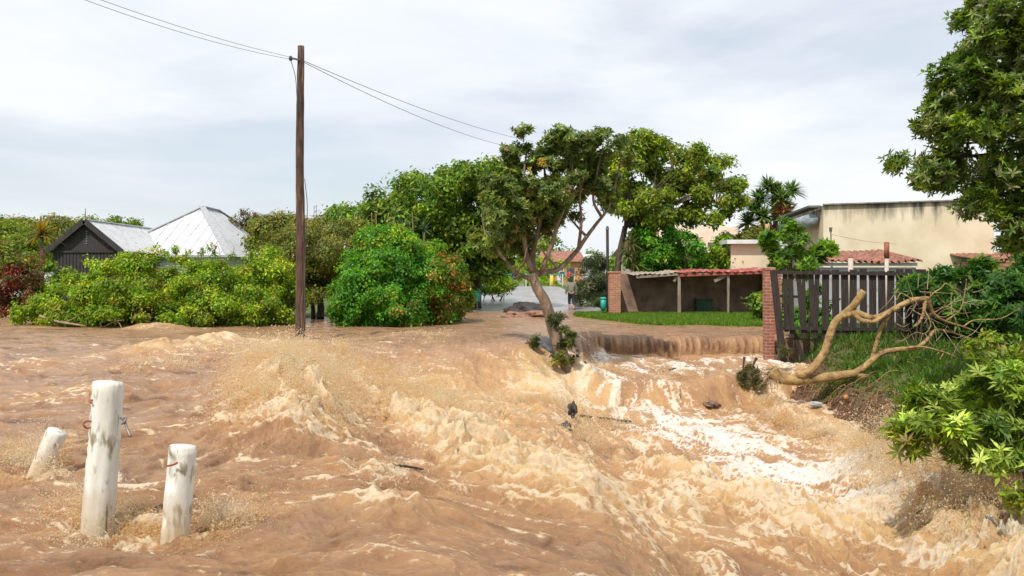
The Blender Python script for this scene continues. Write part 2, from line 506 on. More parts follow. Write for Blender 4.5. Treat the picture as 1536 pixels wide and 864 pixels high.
# falling sheet: vertical flutes
flute = fbm(X*5.0 + 0.8*perlin(X*0.6, Y*0.2, 3), X*0+1.5, 3, 58, 0.6, 1)
Zw += fallface*0.08*flute
Y2 = Y - fallface*(0.22*flute + 0.10)
ch = 0.06*wild + 0.22*splash
X2 = X + ch*fbm(X*2.2, Y*2.2, 3, 63)*fade(4)
Y2 = Y2 - ch*(fbm(X*2.2, Y*2.2, 3, 66)*fade(4) + 0.4)*0.8
land = land_h(X, Y)
Zw = np.where(land > Hb + 0.8, np.minimum(Zw, land-0.35), Zw)

# --- foam
st = aniso(fbm, 0.55, 3.4, 5, 100, mode=1, gain=0.62)     # long streaks
st2 = aniso(fbm, 1.8, 7.0, 4, 110, mode=1, gain=0.62)
chn = gauss(X, Y, 3.6, 16.0, 1.15, 7.5, math.radians(104-90)) * chan
pool = np.exp(-((Y-22.9)/1.3)**2) * (X > 1.4) * low
crest = np.clip(w/(0.10+0.18*wild), -1, 1)
hump = np.exp(-((SD-WD*0.45)/(WD*0.4))**2)*(X < 1.2)*sstep(15, 18, Y)
near = aniso(fbm, 0.9, 2.4, 3, 130)
field = 0.9*st + 0.55*st2 + 0.40*crest + 0.35*near
field = (field - field.mean())/field.std()
cov = 0.055 + 0.22*foamspot + 0.09*chan + 0.40*chn + 0.45*pool + 0.12*S2 + 0.52*ridge + 0.15*foot + 0.22*bank + 0.25*bank2 + 0.30*postg + 0.12*hump
cov = np.clip(cov*(1 + 0.5*near), 0.01, 0.86)
q = np.log((1-cov)/cov)/1.7
foam = sstep(-1.1, 1.3, field - q)
foam *= (1 - 0.85*fallface)
f2 = aniso(fbm, 1.4, 3.2, 4, 160, gain=0.6)
tan = np.clip(0.18 + 0.45*f2 + 0.42*crest*np.minimum(wild, 1) + 0.50*splash + 0.25*hump + 0.24*chan + 0.5*foamspot, 0, 1)
tan = tan*(1-fallface) + fallface*np.clip(-0.05 + 0.55*flute + 0.5*perlin(X*9, Y*0.4, 171) + 0.3*perlin(X*1.2, Y*0.1, 175), 0, 1)
white = np.clip(0.05 + 1.0*chn + 0.9*pool + 0.35*near, 0, 1)
V = np.stack([X2, Y2, Zw], -1).reshape(-1, 3)
nr, nc = X.shape
idx = np.arange(nr*nc).reshape(nr, nc)
Q = np.stack([idx[:-1,:-1], idx[:-1,1:], idx[1:,1:], idx[1:,:-1]], -1).reshape(-1, 4)
me = npmesh('flood_water', V, Q)
sf = np.where(wch > 0.5, 1.0, 0.0)
add_attr(me, 'wet', np.stack([foam, tan, white], -1).reshape(-1, 3))
su = (u1 + (u2-u1)*wch)*1.0; sv = (v1 + (v2-v1)*wch)
kf = fallface > 0.25
add_attr(me, 'flow', np.stack([np.where(kf, Zw*1.2, su*0.7), np.where(kf, X*5.0, sv*3.0), np.where(kf, 0, Zw*2)], -1).reshape(-1, 3), 'FLOAT_VECTOR')

def watermat():
    m, nt, bs, out = newmat('muddy_water')
    N = nt.nodes.new; K = nt.links.new
    at = N('ShaderNodeAttribute'); at.attribute_name = 'wet'
    sp = N('ShaderNodeSeparateXYZ'); K(at.outputs['Vector'], sp.inputs[0])
    fl = N('ShaderNodeAttribute'); fl.attribute_name = 'flow'
    geo = N('ShaderNodeNewGeometry')
    n1 = N('ShaderNodeTexNoise'); n1.inputs['Scale'].default_value = 1.3; n1.inputs['Detail'].default_value = 9; n1.inputs['Roughness'].default_value = 0.68; n1.inputs['Distortion'].default_value = 0.6
    K(fl.outputs['Vector'], n1.inputs['Vector'])
    n2 = N('ShaderNodeTexNoise'); n2.inputs['Scale'].default_value = 8; n2.inputs['Detail'].default_value = 9; n2.inputs['Roughness'].default_value = 0.78; n2.inputs['Distortion'].default_value = 0.7
    K(geo.outputs['Position'], n2.inputs['Vector'])
    def mth(op, a, b, clamp=False):
        x = N('ShaderNodeMath'); x.operation = op; x.use_clamp = clamp
        for i, v in enumerate((a, b)):
            if isinstance(v, (int, float)): x.inputs[i].default_value = v
            else: K(v, x.inputs[i])
        return x.outputs[0]
    # foam amount broken up by fine noise
    f = mth('MULTIPLY_ADD', n1.outputs['Fac'], 0.9)
    f.node.inputs[2].default_value = -0.45
    f2 = mth('MULTIPLY_ADD', n2.outputs['Fac'], 1.7); f2.node.inputs[2].default_value = -0.85
    vo = N('ShaderNodeTexVoronoi'); vo.feature = 'DISTANCE_TO_EDGE'; vo.inputs['Scale'].default_value = 9.0
    vmx = N('ShaderNodeVectorMath'); vmx.operation = 'MULTIPLY_ADD'; vmx.inputs[1].default_value = (0.16, 0.16, 0.16)
    K(n2.outputs['Color'], vmx.inputs[0]); K(geo.outputs['Position'], vmx.inputs[2]); K(vmx.outputs[0], vo.inputs['Vector'])
    lace = mth('MULTIPLY', mth('SUBTRACT', 0.07, vo.outputs['Distance']), 2.4)
    fm = mth('ADD', mth('ADD', sp.outputs[0], lace), mth('MULTIPLY', mth('ADD', f, f2), 1.15))
    mr = N('ShaderNodeMapRange'); mr.interpolation_type = 'SMOOTHSTEP'
    mr.inputs['From Min'].default_value = 0.18; mr.inputs['From Max'].default_value = 0.82
    K(fm, mr.inputs['Value'])
    foamf = mr.outputs[0]
    # body colour: deep brown -> aerated tan
    tn = mth('ADD', sp.outputs[1], mth('ADD', mth('MULTIPLY', f, 0.9), mth('MULTIPLY', f2, 0.30)))
    r = N('ShaderNodeValToRGB')
    e = r.color_ramp.elements
    e[0].position = 0.0; e[0].color = (0.20, 0.105, 0.055, 1)
    e[1].position = 1.0; e[1].color = (0.70, 0.485, 0.255, 1)
    k = r.color_ramp.elements.new(0.14); k.color = (0.35, 0.195, 0.105, 1)
    k = r.color_ramp.elements.new(0.35); k.color = (0.435, 0.250, 0.132, 1)
    k = r.color_ramp.elements.new(0.65); k.color = (0.555, 0.330, 0.160, 1)
    K(tn, r.inputs['Fac'])
    fc = N('ShaderNodeMixRGB')
    fc.inputs['Color1'].default_value = (0.69, 0.53, 0.345, 1); fc.inputs['Color2'].default_value = (0.77, 0.73, 0.67, 1)
    K(sp.outputs[2], fc.inputs['Fac'])
    mx = N('ShaderNodeMixRGB'); K(foamf, mx.inputs['Fac']); K(r.outputs['Color'], mx.inputs['Color1']); K(fc.outputs[0], mx.inputs['Color2'])
    K(mx.outputs[0], bs.inputs['Base Color'])
    rr = mth('MULTIPLY_ADD', foamf, 0.5); rr.node.inputs[2].default_value = 0.16
    K(rr, bs.inputs['Roughness'])
    bs.inputs['IOR'].default_value = 1.33
    bs.inputs['Specular IOR Level'].default_value = 0.5
    K(mth('MULTIPLY_ADD', foamf, 0.35), bs.inputs['Subsurface Weight']); bs.inputs['Subsurface Radius'].default_value = (0.12, 0.08, 0.04); bs.inputs['Subsurface Scale'].default_value = 0.6
    n3 = N('ShaderNodeTexNoise'); n3.inputs['Scale'].default_value = 26; n3.inputs['Detail'].default_value = 4; n3.inputs['Roughness'].default_value = 0.6
    K(geo.outputs['Position'], n3.inputs['Vector'])
    hsum = mth('ADD', mth('MULTIPLY', n1.outputs['Fac'], 0.6), mth('ADD', mth('MULTIPLY', n2.outputs['Fac'], 1.1), mth('MULTIPLY', n3.outputs['Fac'], 0.35)))
    b = N('ShaderNodeBump'); b.inputs['Strength'].default_value = 0.9; b.inputs['Distance'].default_value = 0.08
    K(hsum, b.inputs['Height']); K(b.outputs[0], bs.inputs['Normal'])
    return m
M_water = watermat()
tag(link('flood_water', me, M_water), kind='structure')
Hgrid = Zw

def wz(x, y):
    """water height near (x, y) from the built mesh"""
    i = int(np.clip(np.searchsorted(Ds, y), 0, nr-1)); j = int(np.clip((x/y - tmin)/(tmax-tmin)*(NC-1), 0, NC-1))
    return float(Zw[i, j])

# ------------------------------------------------------------------ ground sheet
def axis(parts):
    return np.unique(np.concatenate([np.arange(a, b, s) for a, b, s in parts]))
gx = axis([(-4000,-400,400),(-400,-60,20),(-60,-14,1.5),(-14,4,0.4),(4,14,0.09),(14,40,1.0),(40,400,20),(400,4001,400)])
gy = axis([(-400,-30,40),(-30,4,2),(4,7,0.4),(7,26,0.10),(26,60,0.5),(60,120,3),(120,400,20),(400,6001,400)])
GX, GY = np.meshgrid(gx, gy)
GZ = land_h(GX.ravel(), GY.ravel()).reshape(GX.shape)
outer = (np.abs(GX) > 390) | (GY > 390)
GZ = np.where(outer, 0.7, GZ)
GZ = np.where((GY < 2) & (GX < 4.5), -2.0, GZ)
idx = np.arange(GX.size).reshape(GX.shape)
Q = np.stack([idx[:-1,:-1], idx[:-1,1:], idx[1:,1:], idx[1:,:-1]], -1).reshape(-1, 4)
gme = npmesh('ground', np.stack([GX, GY, GZ], -1).reshape(-1, 3), Q)
g_ = np.clip(fbm(GX*0.5, GY*0.5, 4, 140) * 1.6 + 0.35, 0, 1)
gr = sstep(0.6, 1.8, sd_poly(GX, GY, RIGHTLAND)) * np.clip(g_+0.25, 0, 1)
gr = np.where(GY > 27, 1.0, gr)
gr = np.where(GX < 0, 0.75, gr)
add_attr(gme, 'grassy', gr.ravel(), 'FLOAT')
def groundmat():
    m, nt, bs, out = newmat('ground')
    N = nt.nodes.new; K = nt.links.new
    at = N('ShaderNodeAttribute'); at.attribute_name = 'grassy'
    geo = N('ShaderNodeNewGeometry')
    n = N('ShaderNodeTexNoise'); n.inputs['Scale'].default_value = 4; n.inputs['Detail'].default_value = 9; n.inputs['Roughness'].default_value = 0.7
    K(geo.outputs['Position'], n.inputs['Vector'])
    r = N('ShaderNodeValToRGB'); r.color_ramp.elements[0].color = (0.035,0.02,0.012,1); r.color_ramp.elements[0].position = 0.3
    r.color_ramp.elements[1].color = (0.19,0.10,0.055,1); r.color_ramp.elements[1].position = 0.72
    K(n.outputs['Fac'], r.inputs['Fac'])
    r2 = N('ShaderNodeValToRGB'); r2.color_ramp.elements[0].color = (0.035,0.075,0.01,1); r2.color_ramp.elements[0].position = 0.3
    r2.color_ramp.elements[1].color = (0.12,0.20,0.02,1); r2.color_ramp.elements[1].position = 0.7
    K(n.outputs['Fac'], r2.inputs['Fac'])
    mx = N('ShaderNodeMixRGB'); K(at.outputs['Fac'], mx.inputs['Fac']); K(r.outputs['Color'], mx.inputs['Color1']); K(r2.outputs['Color'], mx.inputs['Color2'])
    K(mx.outputs[0], bs.inputs['Base Color']); bs.inputs['Roughness'].default_value = 0.85
    b = N('ShaderNodeBump'); b.inputs['Strength'].default_value = 0.9; b.inputs['Distance'].default_value = 0.08
    n2 = N('ShaderNodeTexNoise'); n2.inputs['Scale'].default_value = 14; n2.inputs['Detail'].default_value = 8
    K(geo.outputs['Position'], n2.inputs['Vector']); K(n2.outputs['Fac'], b.inputs['Height']); K(b.outputs[0], bs.inputs['Normal'])
    return m
tag(link('ground', gme, groundmat()), kind='structure')
def gz(x, y):
    return float(land_h(np.array([x], float), np.array([y], float))[0])

# ------------------------------------------------------------------ road (wet asphalt) and its kerb
ry = np.concatenate([np.arange(44.5, 60, 0.5), np.arange(60, 130, 2.0)])
rx = np.linspace(-3.0, 4.4, 24)
RX, RY = np.meshgrid(rx, ry)
RX = RX + 0.018*(RY-46)*0 
RZ = np.where(RY > 47.3, roadz(RY) + 0.03, roadz(RY) + 0.03 - (47.3-RY)*0.045)
idx = np.arange(RX.size).reshape(RX.shape)
Q = np.stack([idx[:-1,:-1], idx[:-1,1:], idx[1:,1:], idx[1:,:-1]], -1).reshape(-1, 4)
M_road = mat('wet_asphalt', (0.19,0.185,0.19), (0.36,0.34,0.33), rough=0.32, scale=0.8, stretch=(1,0.35,1), bump=0.3, bscale=18, c3=(0.26,0.19,0.13), s3=0.6)
tag(link('road', npmesh('road', np.stack([RX, RY, RZ], -1).reshape(-1, 3), Q), M_road), kind='structure')
kb = MB()
for k in range(30):
    y0 = 50 + k*1.5
    kb.box((-3.06, y0+0.74, roadz(y0)+0.06), (0.13, 1.48, 0.16))
tag(kb.build('kerb', mat('concrete_kerb', (0.3,0.28,0.25), (0.45,0.43,0.4), scale=6)), kind='structure')

# ------------------------------------------------------------------ spray: droplets thrown up by the flood
def droplets(name, src, label, froth=0.0):
    """src: list of (origin, origin spread, velocity, velocity spread, count, tmax, size)"""
    C = []; A = []; S = []
    for (o, os_, v, vs, n, tm, size) in src:
        n = int(n*4.0)
        nj = max(6, n // 26)                       # jets: droplets share a launch direction
        jo = np.array(o) + rng.normal(size=(nj, 3))*np.array(os_)
        jv = np.array(v) + rng.normal(size=(nj, 3))*np.array(vs)
        k = rng.integers(0, nj, n)
        t = rng.random(n)**0.6*tm
        vv = jv[k] + rng.normal(size=(n, 3))*0.30
        p = jo[k] + rng.normal(size=(n, 3))*0.05 + vv*t[:, None]
        p[:, 2] -= 4.9*t*t
        vel = vv.copy(); vel[:, 2] -= 9.8*t
        C.append(p); A.append(vel); S.append(size*np.exp(rng.normal(size=n)*0.5)*(0.42+0.35*rng.random(n)))
    C = np.concatenate(C); A = np.concatenate(A); S = np.concatenate(S)
    cl = perlin(C[:,0]*3.1 + C[:,1]*1.3, C[:,2]*3.7 - C[:,1]*0.8, 301) + 0.6*perlin(C[:,0]*8.0 + C[:,1]*3.3, C[:,2]*9.0 - C[:,1]*2.0, 305)
    keep = rng.random(len(C)) < sstep(-0.45, 0.40, cl)
    C, A, S = C[keep], A[keep], S[keep]
    A /= np.linalg.norm(A, axis=1, keepdims=True) + 1e-9
    A = A + rng.normal(size=A.shape)*0.3; A /= np.linalg.norm(A, axis=1, keepdims=True) + 1e-9
    ref = np.tile([0.3, 0.5, 0.81], (len(A), 1))
    R = np.cross(A, ref); R /= np.linalg.norm(R, axis=1, keepdims=True) + 1e-9
    U = np.cross(R, A)
    st = 1.0 + 2.2*rng.random(len(A))
    s = S[:, None]
    vs_ = [C + A*s*st[:, None]*1.2, C + R*s*0.9 - A*s*0.5, C - R*s*0.5 + U*s*0.85 - A*s*0.5, C - R*s*0.5 - U*s*0.85 - A*s*0.5]
    V = np.stack(vs_, 1).reshape(-1, 3)
    b = (np.arange(len(C))*4)[:, None, None]
    tri = np.array([(0,1,2),(0,2,3),(0,3,1),(1,3,2)])[None]
    Q = (b + tri).reshape(-1, 3)
    me = npmesh(name, V, Q)
    o = link(name, me, M_spray)
    return tag(o, label, 'spray', 'bursts of muddy spray over the flood', 'stuff')
def spraymat():
    m, nt, bs, out = newmat('spray')
    N = nt.nodes.new; K = nt.links.new
    geo = N('ShaderNodeNewGeometry')
    n = N('ShaderNodeTexNoise'); n.inputs['Scale'].default_value = 2.6; n.inputs['Detail'].default_value = 5
    K(geo.outputs['Position'], n.inputs['Vector'])
    r = N('ShaderNodeValToRGB'); r.color_ramp.elements[0].color = (0.93,0.67,0.34,1); r.color_ramp.elements[0].position = 0.38
    r.color_ramp.elements[1].color = (0.97,0.86,0.66,1); r.color_ramp.elements[1].position = 0.60
    K(n.outputs['Fac'], r.inputs['Fac']); K(r.outputs['Color'], bs.inputs['Base Color'])
    bs.inputs['Roughness'].default_value = 0.3
    tr = N('ShaderNodeBsdfTranslucent'); K(r.outputs['Color'], tr.inputs['Color'])
    mix = N('ShaderNodeMixShader'); mix.inputs[0].default_value = 0.55
    K(bs.outputs[0], mix.inputs[1]); K(tr.outputs[0], mix.inputs[2])
    tp = N('ShaderNodeBsdfTransparent'); mix2 = N('ShaderNodeMixShader'); mix2.inputs[0].default_value = 0.35   # water drops let light through
    K(mix.outputs[0], mix2.inputs[1]); K(tp.outputs[0], mix2.inputs[2]); K(mix2.outputs[0], out.inputs['Surface'])
    return m
M_spray = spraymat()
def line_src(a, b, n, cnt, os_, v, vs, tm, size, zoff=0.0):
    out = []
    for i in range(n):
        t = (i + 0.5)/n
        x = a[0] + (b[0]-a[0])*t; y = a[1] + (b[1]-a[1])*t
        out.append(((x, y, min(wz(x, y), 0.38)+zoff), os_, v, vs, cnt, tm, size))
    return out
# tall burst in front of the pole
droplets('spray', line_src((-4.6,18.0), (-3.7,14.6), 8, 3000, (0.30,0.28,0.05), (0.6,-0.2,1.25), (0.45,0.4,0.5), 0.28, 0.0080, -0.03) + line_src((-3.4,16.6), (-1.7,14.6), 7, 3600, (0.3,0.25,0.05), (0.4,-0.3,1.0), (0.45,0.4,0.45), 0.23, 0.0075, 0.0),
         'tall tan burst of spray leaping up just in front of the wooden pole')
droplets('spray', line_src((-3.4,13.6), (-2.2,9.0), 12, 6000, (0.28,0.25,0.05), (0.55,-0.25,1.5), (0.45,0.4,0.55), 0.32, 0.0055, 0.0) + line_src((-2.4,12.6), (-0.7,11.0), 6, 1500, (0.25,0.25,0.04), (0.3,-0.2,1.1), (0.4,0.3,0.4), 0.24, 0.0072, -0.03),
         'pale fan of spray falling towards the viewer, below the tall burst by the pole')
droplets('spray', line_src((-2.9,18.0), (1.6,17.6), 12, 1700, (0.4,0.35,0.05), (0.2,-0.3,1.0), (0.5,0.5,0.5), 0.25, 0.0080, 0.0),
         'low mist of spray along the foot of the big brown hump')
droplets('spray', line_src((5.0,12.8), (4.55,8.4), 10, 4200, (0.22,0.2,0.05), (-0.2,-0.3,2.1), (0.5,0.4,0.6), 0.42, 0.0058, -0.05),
         'brown spray boiling up against the right bank under the leafy bush')
droplets('spray', line_src((5.3,19.6), (5.45,14.0), 8, 900, (0.15,0.2,0.05), (-0.2,-0.2,1.0), (0.4,0.4,0.4), 0.22, 0.010, 0.0),
         'thin line of spray licking the muddy bank below the fallen tree')
pa = []
for px, py, z, c in ((40,700,0.1,3000),(100,702,0.1,3000),(70,725,0.1,900)):
    x, y = G(px, py, z); pa.append(((x, y, wz(x, y)-0.05), (0.12,0.08,0.03), (0.1,0,1.5), (0.42,0.35,0.45), c, 0.30, 0.0046))
droplets('spray', pa, 'ball of spray around the short leaning white post')
pa = []
for px, py, z, c in ((112,782,0.1,3400),(182,778,0.1,3000),(215,790,0.1,2400),(120,820,0.1,1200)):
    x, y = G(px, py, z); pa.append(((x, y, wz(x, y)-0.05), (0.10,0.06,0.03), (0.0,-0.1,0.95), (0.5,0.35,0.35), c, 0.24, 0.0038))
droplets('spray', pa, 'skirt of spray around the foot of the tall white post')
pa = []
for px, py, z, c in ((238,800,0.08,3000),(310,795,0.08,3600),(350,808,0.06,2200),(300,835,0.06,1000)):
    x, y = G(px, py, z); pa.append(((x, y, wz(x, y)-0.05), (0.09,0.06,0.03), (0.15,-0.1,1.1), (0.5,0.35,0.4), c, 0.25, 0.0038))
droplets('spray', pa, 'spray thrown up around the notched white post nearest the viewer')
pa = []
for px, py, z, c, s in ((232,545,0.2,1500,.011),(330,530,0.15,1500,.012),(560,738,0.05,500,.007),(720,640,-0.8,1600,.010),(860,650,-0.9,1800,.010),(900,560,-.6,1800,.011),(1000,560,-.5,900,.011),(1230,760,-1,800,.008),(1110,700,-1,700,.008),(640,510,.2,600,.012)):
    x, y = G(px, py, z); pa.append(((x, y, wz(x, y)-0.02), (0.35,0.30,0.03), (0.2,-0.2,0.8), (0.5,0.4,0.4), c, 0.20, s))
droplets('spray', pa, 'small flecks of spray flicked off wave crests in mid stream')
# ------------------------------------------------------------------ materials for built things
M_pole = mat('weathered_pole_wood', (0.03,0.016,0.012), (0.135,0.070,0.045), scale=5, stretch=(6,6,0.5), bump=0.8, c3=(0.30,0.19,0.13), s3=2)
M_wire = mat('cable', (0.05,0.05,0.05), (0.09,0.09,0.09), bump=0)
M_metal = mat('dull_metal', (0.14,0.14,0.14), (0.26,0.25,0.24), rough=0.5, metal=0.6, bump=0.2)
M_rust = mat('rusty_metal', (0.22,0.06,0.03), (0.36,0.13,0.07), rough=0.8, scale=9)
M_white = mat('flaking_white_paint', (0.60,0.58,0.50), (0.80,0.79,0.73), rough=0.6, scale=4, stretch=(2,2,0.6), bump=0.45, bscale=14, c3=(0.30,0.27,0.18), s3=11, bdist=0.01)
M_roofwhite = mat('white_metal_roof', (0.52,0.53,0.545), (0.61,0.62,0.64), rough=0.5, scale=0.8, stretch=(1,1,2), bump=0.1, c3=(0.46,0.45,0.44), s3=2)
M_roofgrey = mat('roof_flashing', (0.30,0.31,0.33), (0.42,0.43,0.45), rough=0.5, bump=0.1)
M_blackwood = mat('black_stained_boards', (0.018,0.016,0.017), (0.055,0.048,0.048), scale=3, stretch=(8,8,0.6), bump=0.5, bscale=10)
M_blackfence = mat('dark_fence_timber', (0.015,0.011,0.010), (0.052,0.036,0.030), scale=4, stretch=(7,7,0.6), bump=0.6, bscale=12)
M_brick = brickmat('red_brick', (0.42,0.12,0.06), (0.30,0.085,0.045), (0.36,0.30,0.25))
M_brick2 = brickmat('old_brick', (0.50,0.17,0.08), (0.36,0.13,0.07), (0.42,0.33,0.25))
M_brownwall = mat('brown_plaster', (0.19,0.115,0.085), (0.36,0.235,0.175), scale=1.6, bump=0.5, bscale=14, c3=(0.13,0.08,0.065), s3=2.2)
M_oldtile = mat('old_roof_sheet', (0.22,0.17,0.12), (0.45,0.38,0.29), scale=5, bump=0.4)
M_redroof = mat('red_roof_sheet', (0.26,0.04,0.033), (0.40,0.10,0.08), scale=5, bump=0.3, c3=(0.55,0.38,0.34), s3=3)
M_tile = mat('terracotta_tile', (0.20,0.075,0.05), (0.38,0.17,0.12), scale=4, bump=0.4, c3=(0.15,0.09,0.07), s3=3)
M_palewall = mat('pale_grey_wall', (0.55,0.57,0.60), (0.70,0.71,0.72), scale=1.5, bump=0.15)
M_tanroof = mat('tan_roof', (0.46,0.34,0.25), (0.58,0.45,0.34), scale=1.2, bump=0.2)
M_post = mat('grey_timber', (0.19,0.15,0.11), (0.33,0.27,0.21), scale=6, stretch=(4,4,0.5), bump=0.4)
M_teal = mat('teal_plastic', (0.02,0.30,0.25), (0.03,0.42,0.35), rough=0.45, bump=0.05)
M_yellow = mat('yellow_paint', (0.70,0.50,0.02), (0.80,0.60,0.05), rough=0.5, bump=0.05)
M_orangewall = mat('orange_brown_wall', (0.48,0.22,0.10), (0.60,0.30,0.15), scale=2, bump=0.1)
M_glass = mat('dark_window', (0.05,0.06,0.08), (0.10,0.12,0.15), rough=0.1, bump=0)
M_rock = mat('wet_rock', (0.022,0.018,0.017), (0.075,0.062,0.052), rough=0.6, scale=5, bump=0.7)
M_greyrock = mat('smooth_grey_boulder', (0.05,0.047,0.05), (0.10,0.095,0.10), rough=0.6, scale=3, bump=0.4)

def stained_wall():
    m, nt, bs, out = newmat('stained_cream_plaster')
    N = nt.nodes.new; K = nt.links.new
    geo = N('ShaderNodeNewGeometry'); sp = N('ShaderNodeSeparateXYZ'); K(geo.outputs['Position'], sp.inputs[0])
    mp = N('ShaderNodeMapping'); mp.inputs['Scale'].default_value = (1.0, 1.0, 0.16); K(geo.outputs['Position'], mp.inputs[0])
    n = N('ShaderNodeTexNoise'); n.inputs['Scale'].default_value = 2.6; n.inputs['Detail'].default_value = 8; n.inputs['Roughness'].default_value = 0.65; K(mp.outputs[0], n.inputs['Vector'])
    mr = N('ShaderNodeMapRange'); mr.inputs['From Min'].default_value = 3.3; mr.inputs['From Max'].default_value = 4.75
    mr.inputs['To Min'].default_value = -0.22; mr.inputs['To Max'].default_value = 0.28; K(sp.outputs[2], mr.inputs['Value'])
    ad = N('ShaderNodeMath'); ad.operation = 'ADD'; K(n.outputs['Fac'], ad.inputs[0]); K(mr.outputs[0], ad.inputs[1])
    r = N('ShaderNodeValToRGB'); r.color_ramp.elements[0].position = 0.52; r.color_ramp.elements[0].color = (0,0,0,1); r.color_ramp.elements[1].position = 0.84; r.color_ramp.elements[1].color = (1,1,1,1)
    K(ad.outputs[0], r.inputs['Fac'])
    n2 = N('ShaderNodeTexNoise'); n2.inputs['Scale'].default_value = 0.9; n2.inputs['Detail'].default_value = 7; K(geo.outputs['Position'], n2.inputs['Vector'])
    r2 = N('ShaderNodeValToRGB'); r2.color_ramp.elements[0].position = 0.3; r2.color_ramp.elements[0].color = (0.60,0.50,0.35,1)
    r2.color_ramp.elements[1].position = 0.7; r2.color_ramp.elements[1].color = (0.76,0.67,0.51,1); K(n2.outputs['Fac'], r2.inputs['Fac'])
    mx = N('ShaderNodeMixRGB'); mx.inputs['Color2'].default_value = (0.085,0.08,0.065,1)
    K(r.outputs['Color'], mx.inputs['Fac']); K(r2.outputs['Color'], mx.inputs['Color1'])
    n3 = N('ShaderNodeTexNoise'); n3.inputs['Scale'].default_value = 1.1; n3.inputs['Detail'].default_value = 10; n3.inputs['Roughness'].default_value = 0.8; n3.inputs['Distortion'].default_value = 1; K(geo.outputs['Position'], n3.inputs['Vector'])
    r3 = N('ShaderNodeValToRGB'); r3.color_ramp.elements[0].position = 0.66; r3.color_ramp.elements[0].color = (0,0,0,1); r3.color_ramp.elements[1].position = 0.74; r3.color_ramp.elements[1].color = (.8,.8,.8,1); K(n3.outputs['Fac'], r3.inputs['Fac'])
    mx2 = N('ShaderNodeMixRGB'); mx2.inputs['Color2'].default_value = (0.20,0.18,0.13,1); K(r3.outputs['Color'], mx2.inputs['Fac']); K(mx.outputs[0], mx2.inputs['Color1'])
    K(mx2.outputs[0], bs.inputs['Base Color']); bs.inputs['Roughness'].default_value = 0.9
    b = N('ShaderNodeBump'); b.inputs['Strength'].default_value = 0.3; b.inputs['Distance'].default_value = 0.02; K(n2.outputs['Fac'], b.inputs['Height']); K(b.outputs[0], bs.inputs['Normal'])
    return m
M_cream = stained_wall()

# ------------------------------------------------------------------ utility pole and cables
base = P(450, 518, 23.6)
t = empty('utility_pole', (base.x, base.y, -0.6), 'tall brown wooden pole standing in the flood, splashed at its foot', 'pole')
top = P(451.5, 69, 23.6)
pts = spline([(base.x, base.y, -0.6), (base.x+0.02, base.y, 2.2), (top.x-0.03, base.y, 4.6), (top.x, top.y, top.z)], 8)
rad = [0.135 - 0.05*k/(len(pts)-1) + random.uniform(-.004,.004) for k in range(len(pts))]
MB().tube(pts, rad, 14, 0.03).build('shaft', M_pole, t, True)
a = P(437, 86, 23.4)
MB().tube([P(449, 90, 23.5), P(441, 88, 23.45), P(435, 87, 23.4)], 0.025, 6).build('bracket', M_metal, t)
ins = MB().tube([P(436, 91, 23.4), P(436, 88, 23.4), P(436, 84, 23.4)], [0.035, 0.05, 0.03], 8).build('insulator', M_wire, t, True)
MB().tube(spline([P(436,90,23.4), P(443,115,23.4), P(445.5,150,23.45), P(446,200,23.45)], 5), 0.009, 5).build('down_wire', M_wire, t, True)
MB().tube(spline([P(457,268,23.5), P(461,310,23.4), P(459,360,23.45), P(457,430,23.5), P(456,500,23.5)], 5), 0.010, 5).build('loose_wire', M_wire, t, True)
def cable(label, a, b, sag, r=0.011):
    pts = []
    for k in range(25):
        s = k/24; p = Vector(a).lerp(Vector(b), s); p.z -= sag*4*s*(1-s); pts.append(p)
    o = MB().tube(pts, r, 5).build('overhead_cable', M_wire, None, True)
    tag(o, label, 'cable', 'overhead cables on the wooden pole')
cable('upper of two thin cables running from the pole top out of the left edge', P(437,86,23.4), P(60,-34,16), 0.10, 0.0048)
cable('lower of two thin cables running from the pole top out of the left edge', P(437,89,23.4), P(60,-26,16), 0.14, 0.0048)
cable('upper of two thin cables running right from the pole into the trees', P(455,91,23.5), P(800,212,50), 0.25, 0.008)
cable('lower of two thin cables running right from the pole into the trees', P(455,93,23.5), P(800,226,50), 0.40, 0.008)

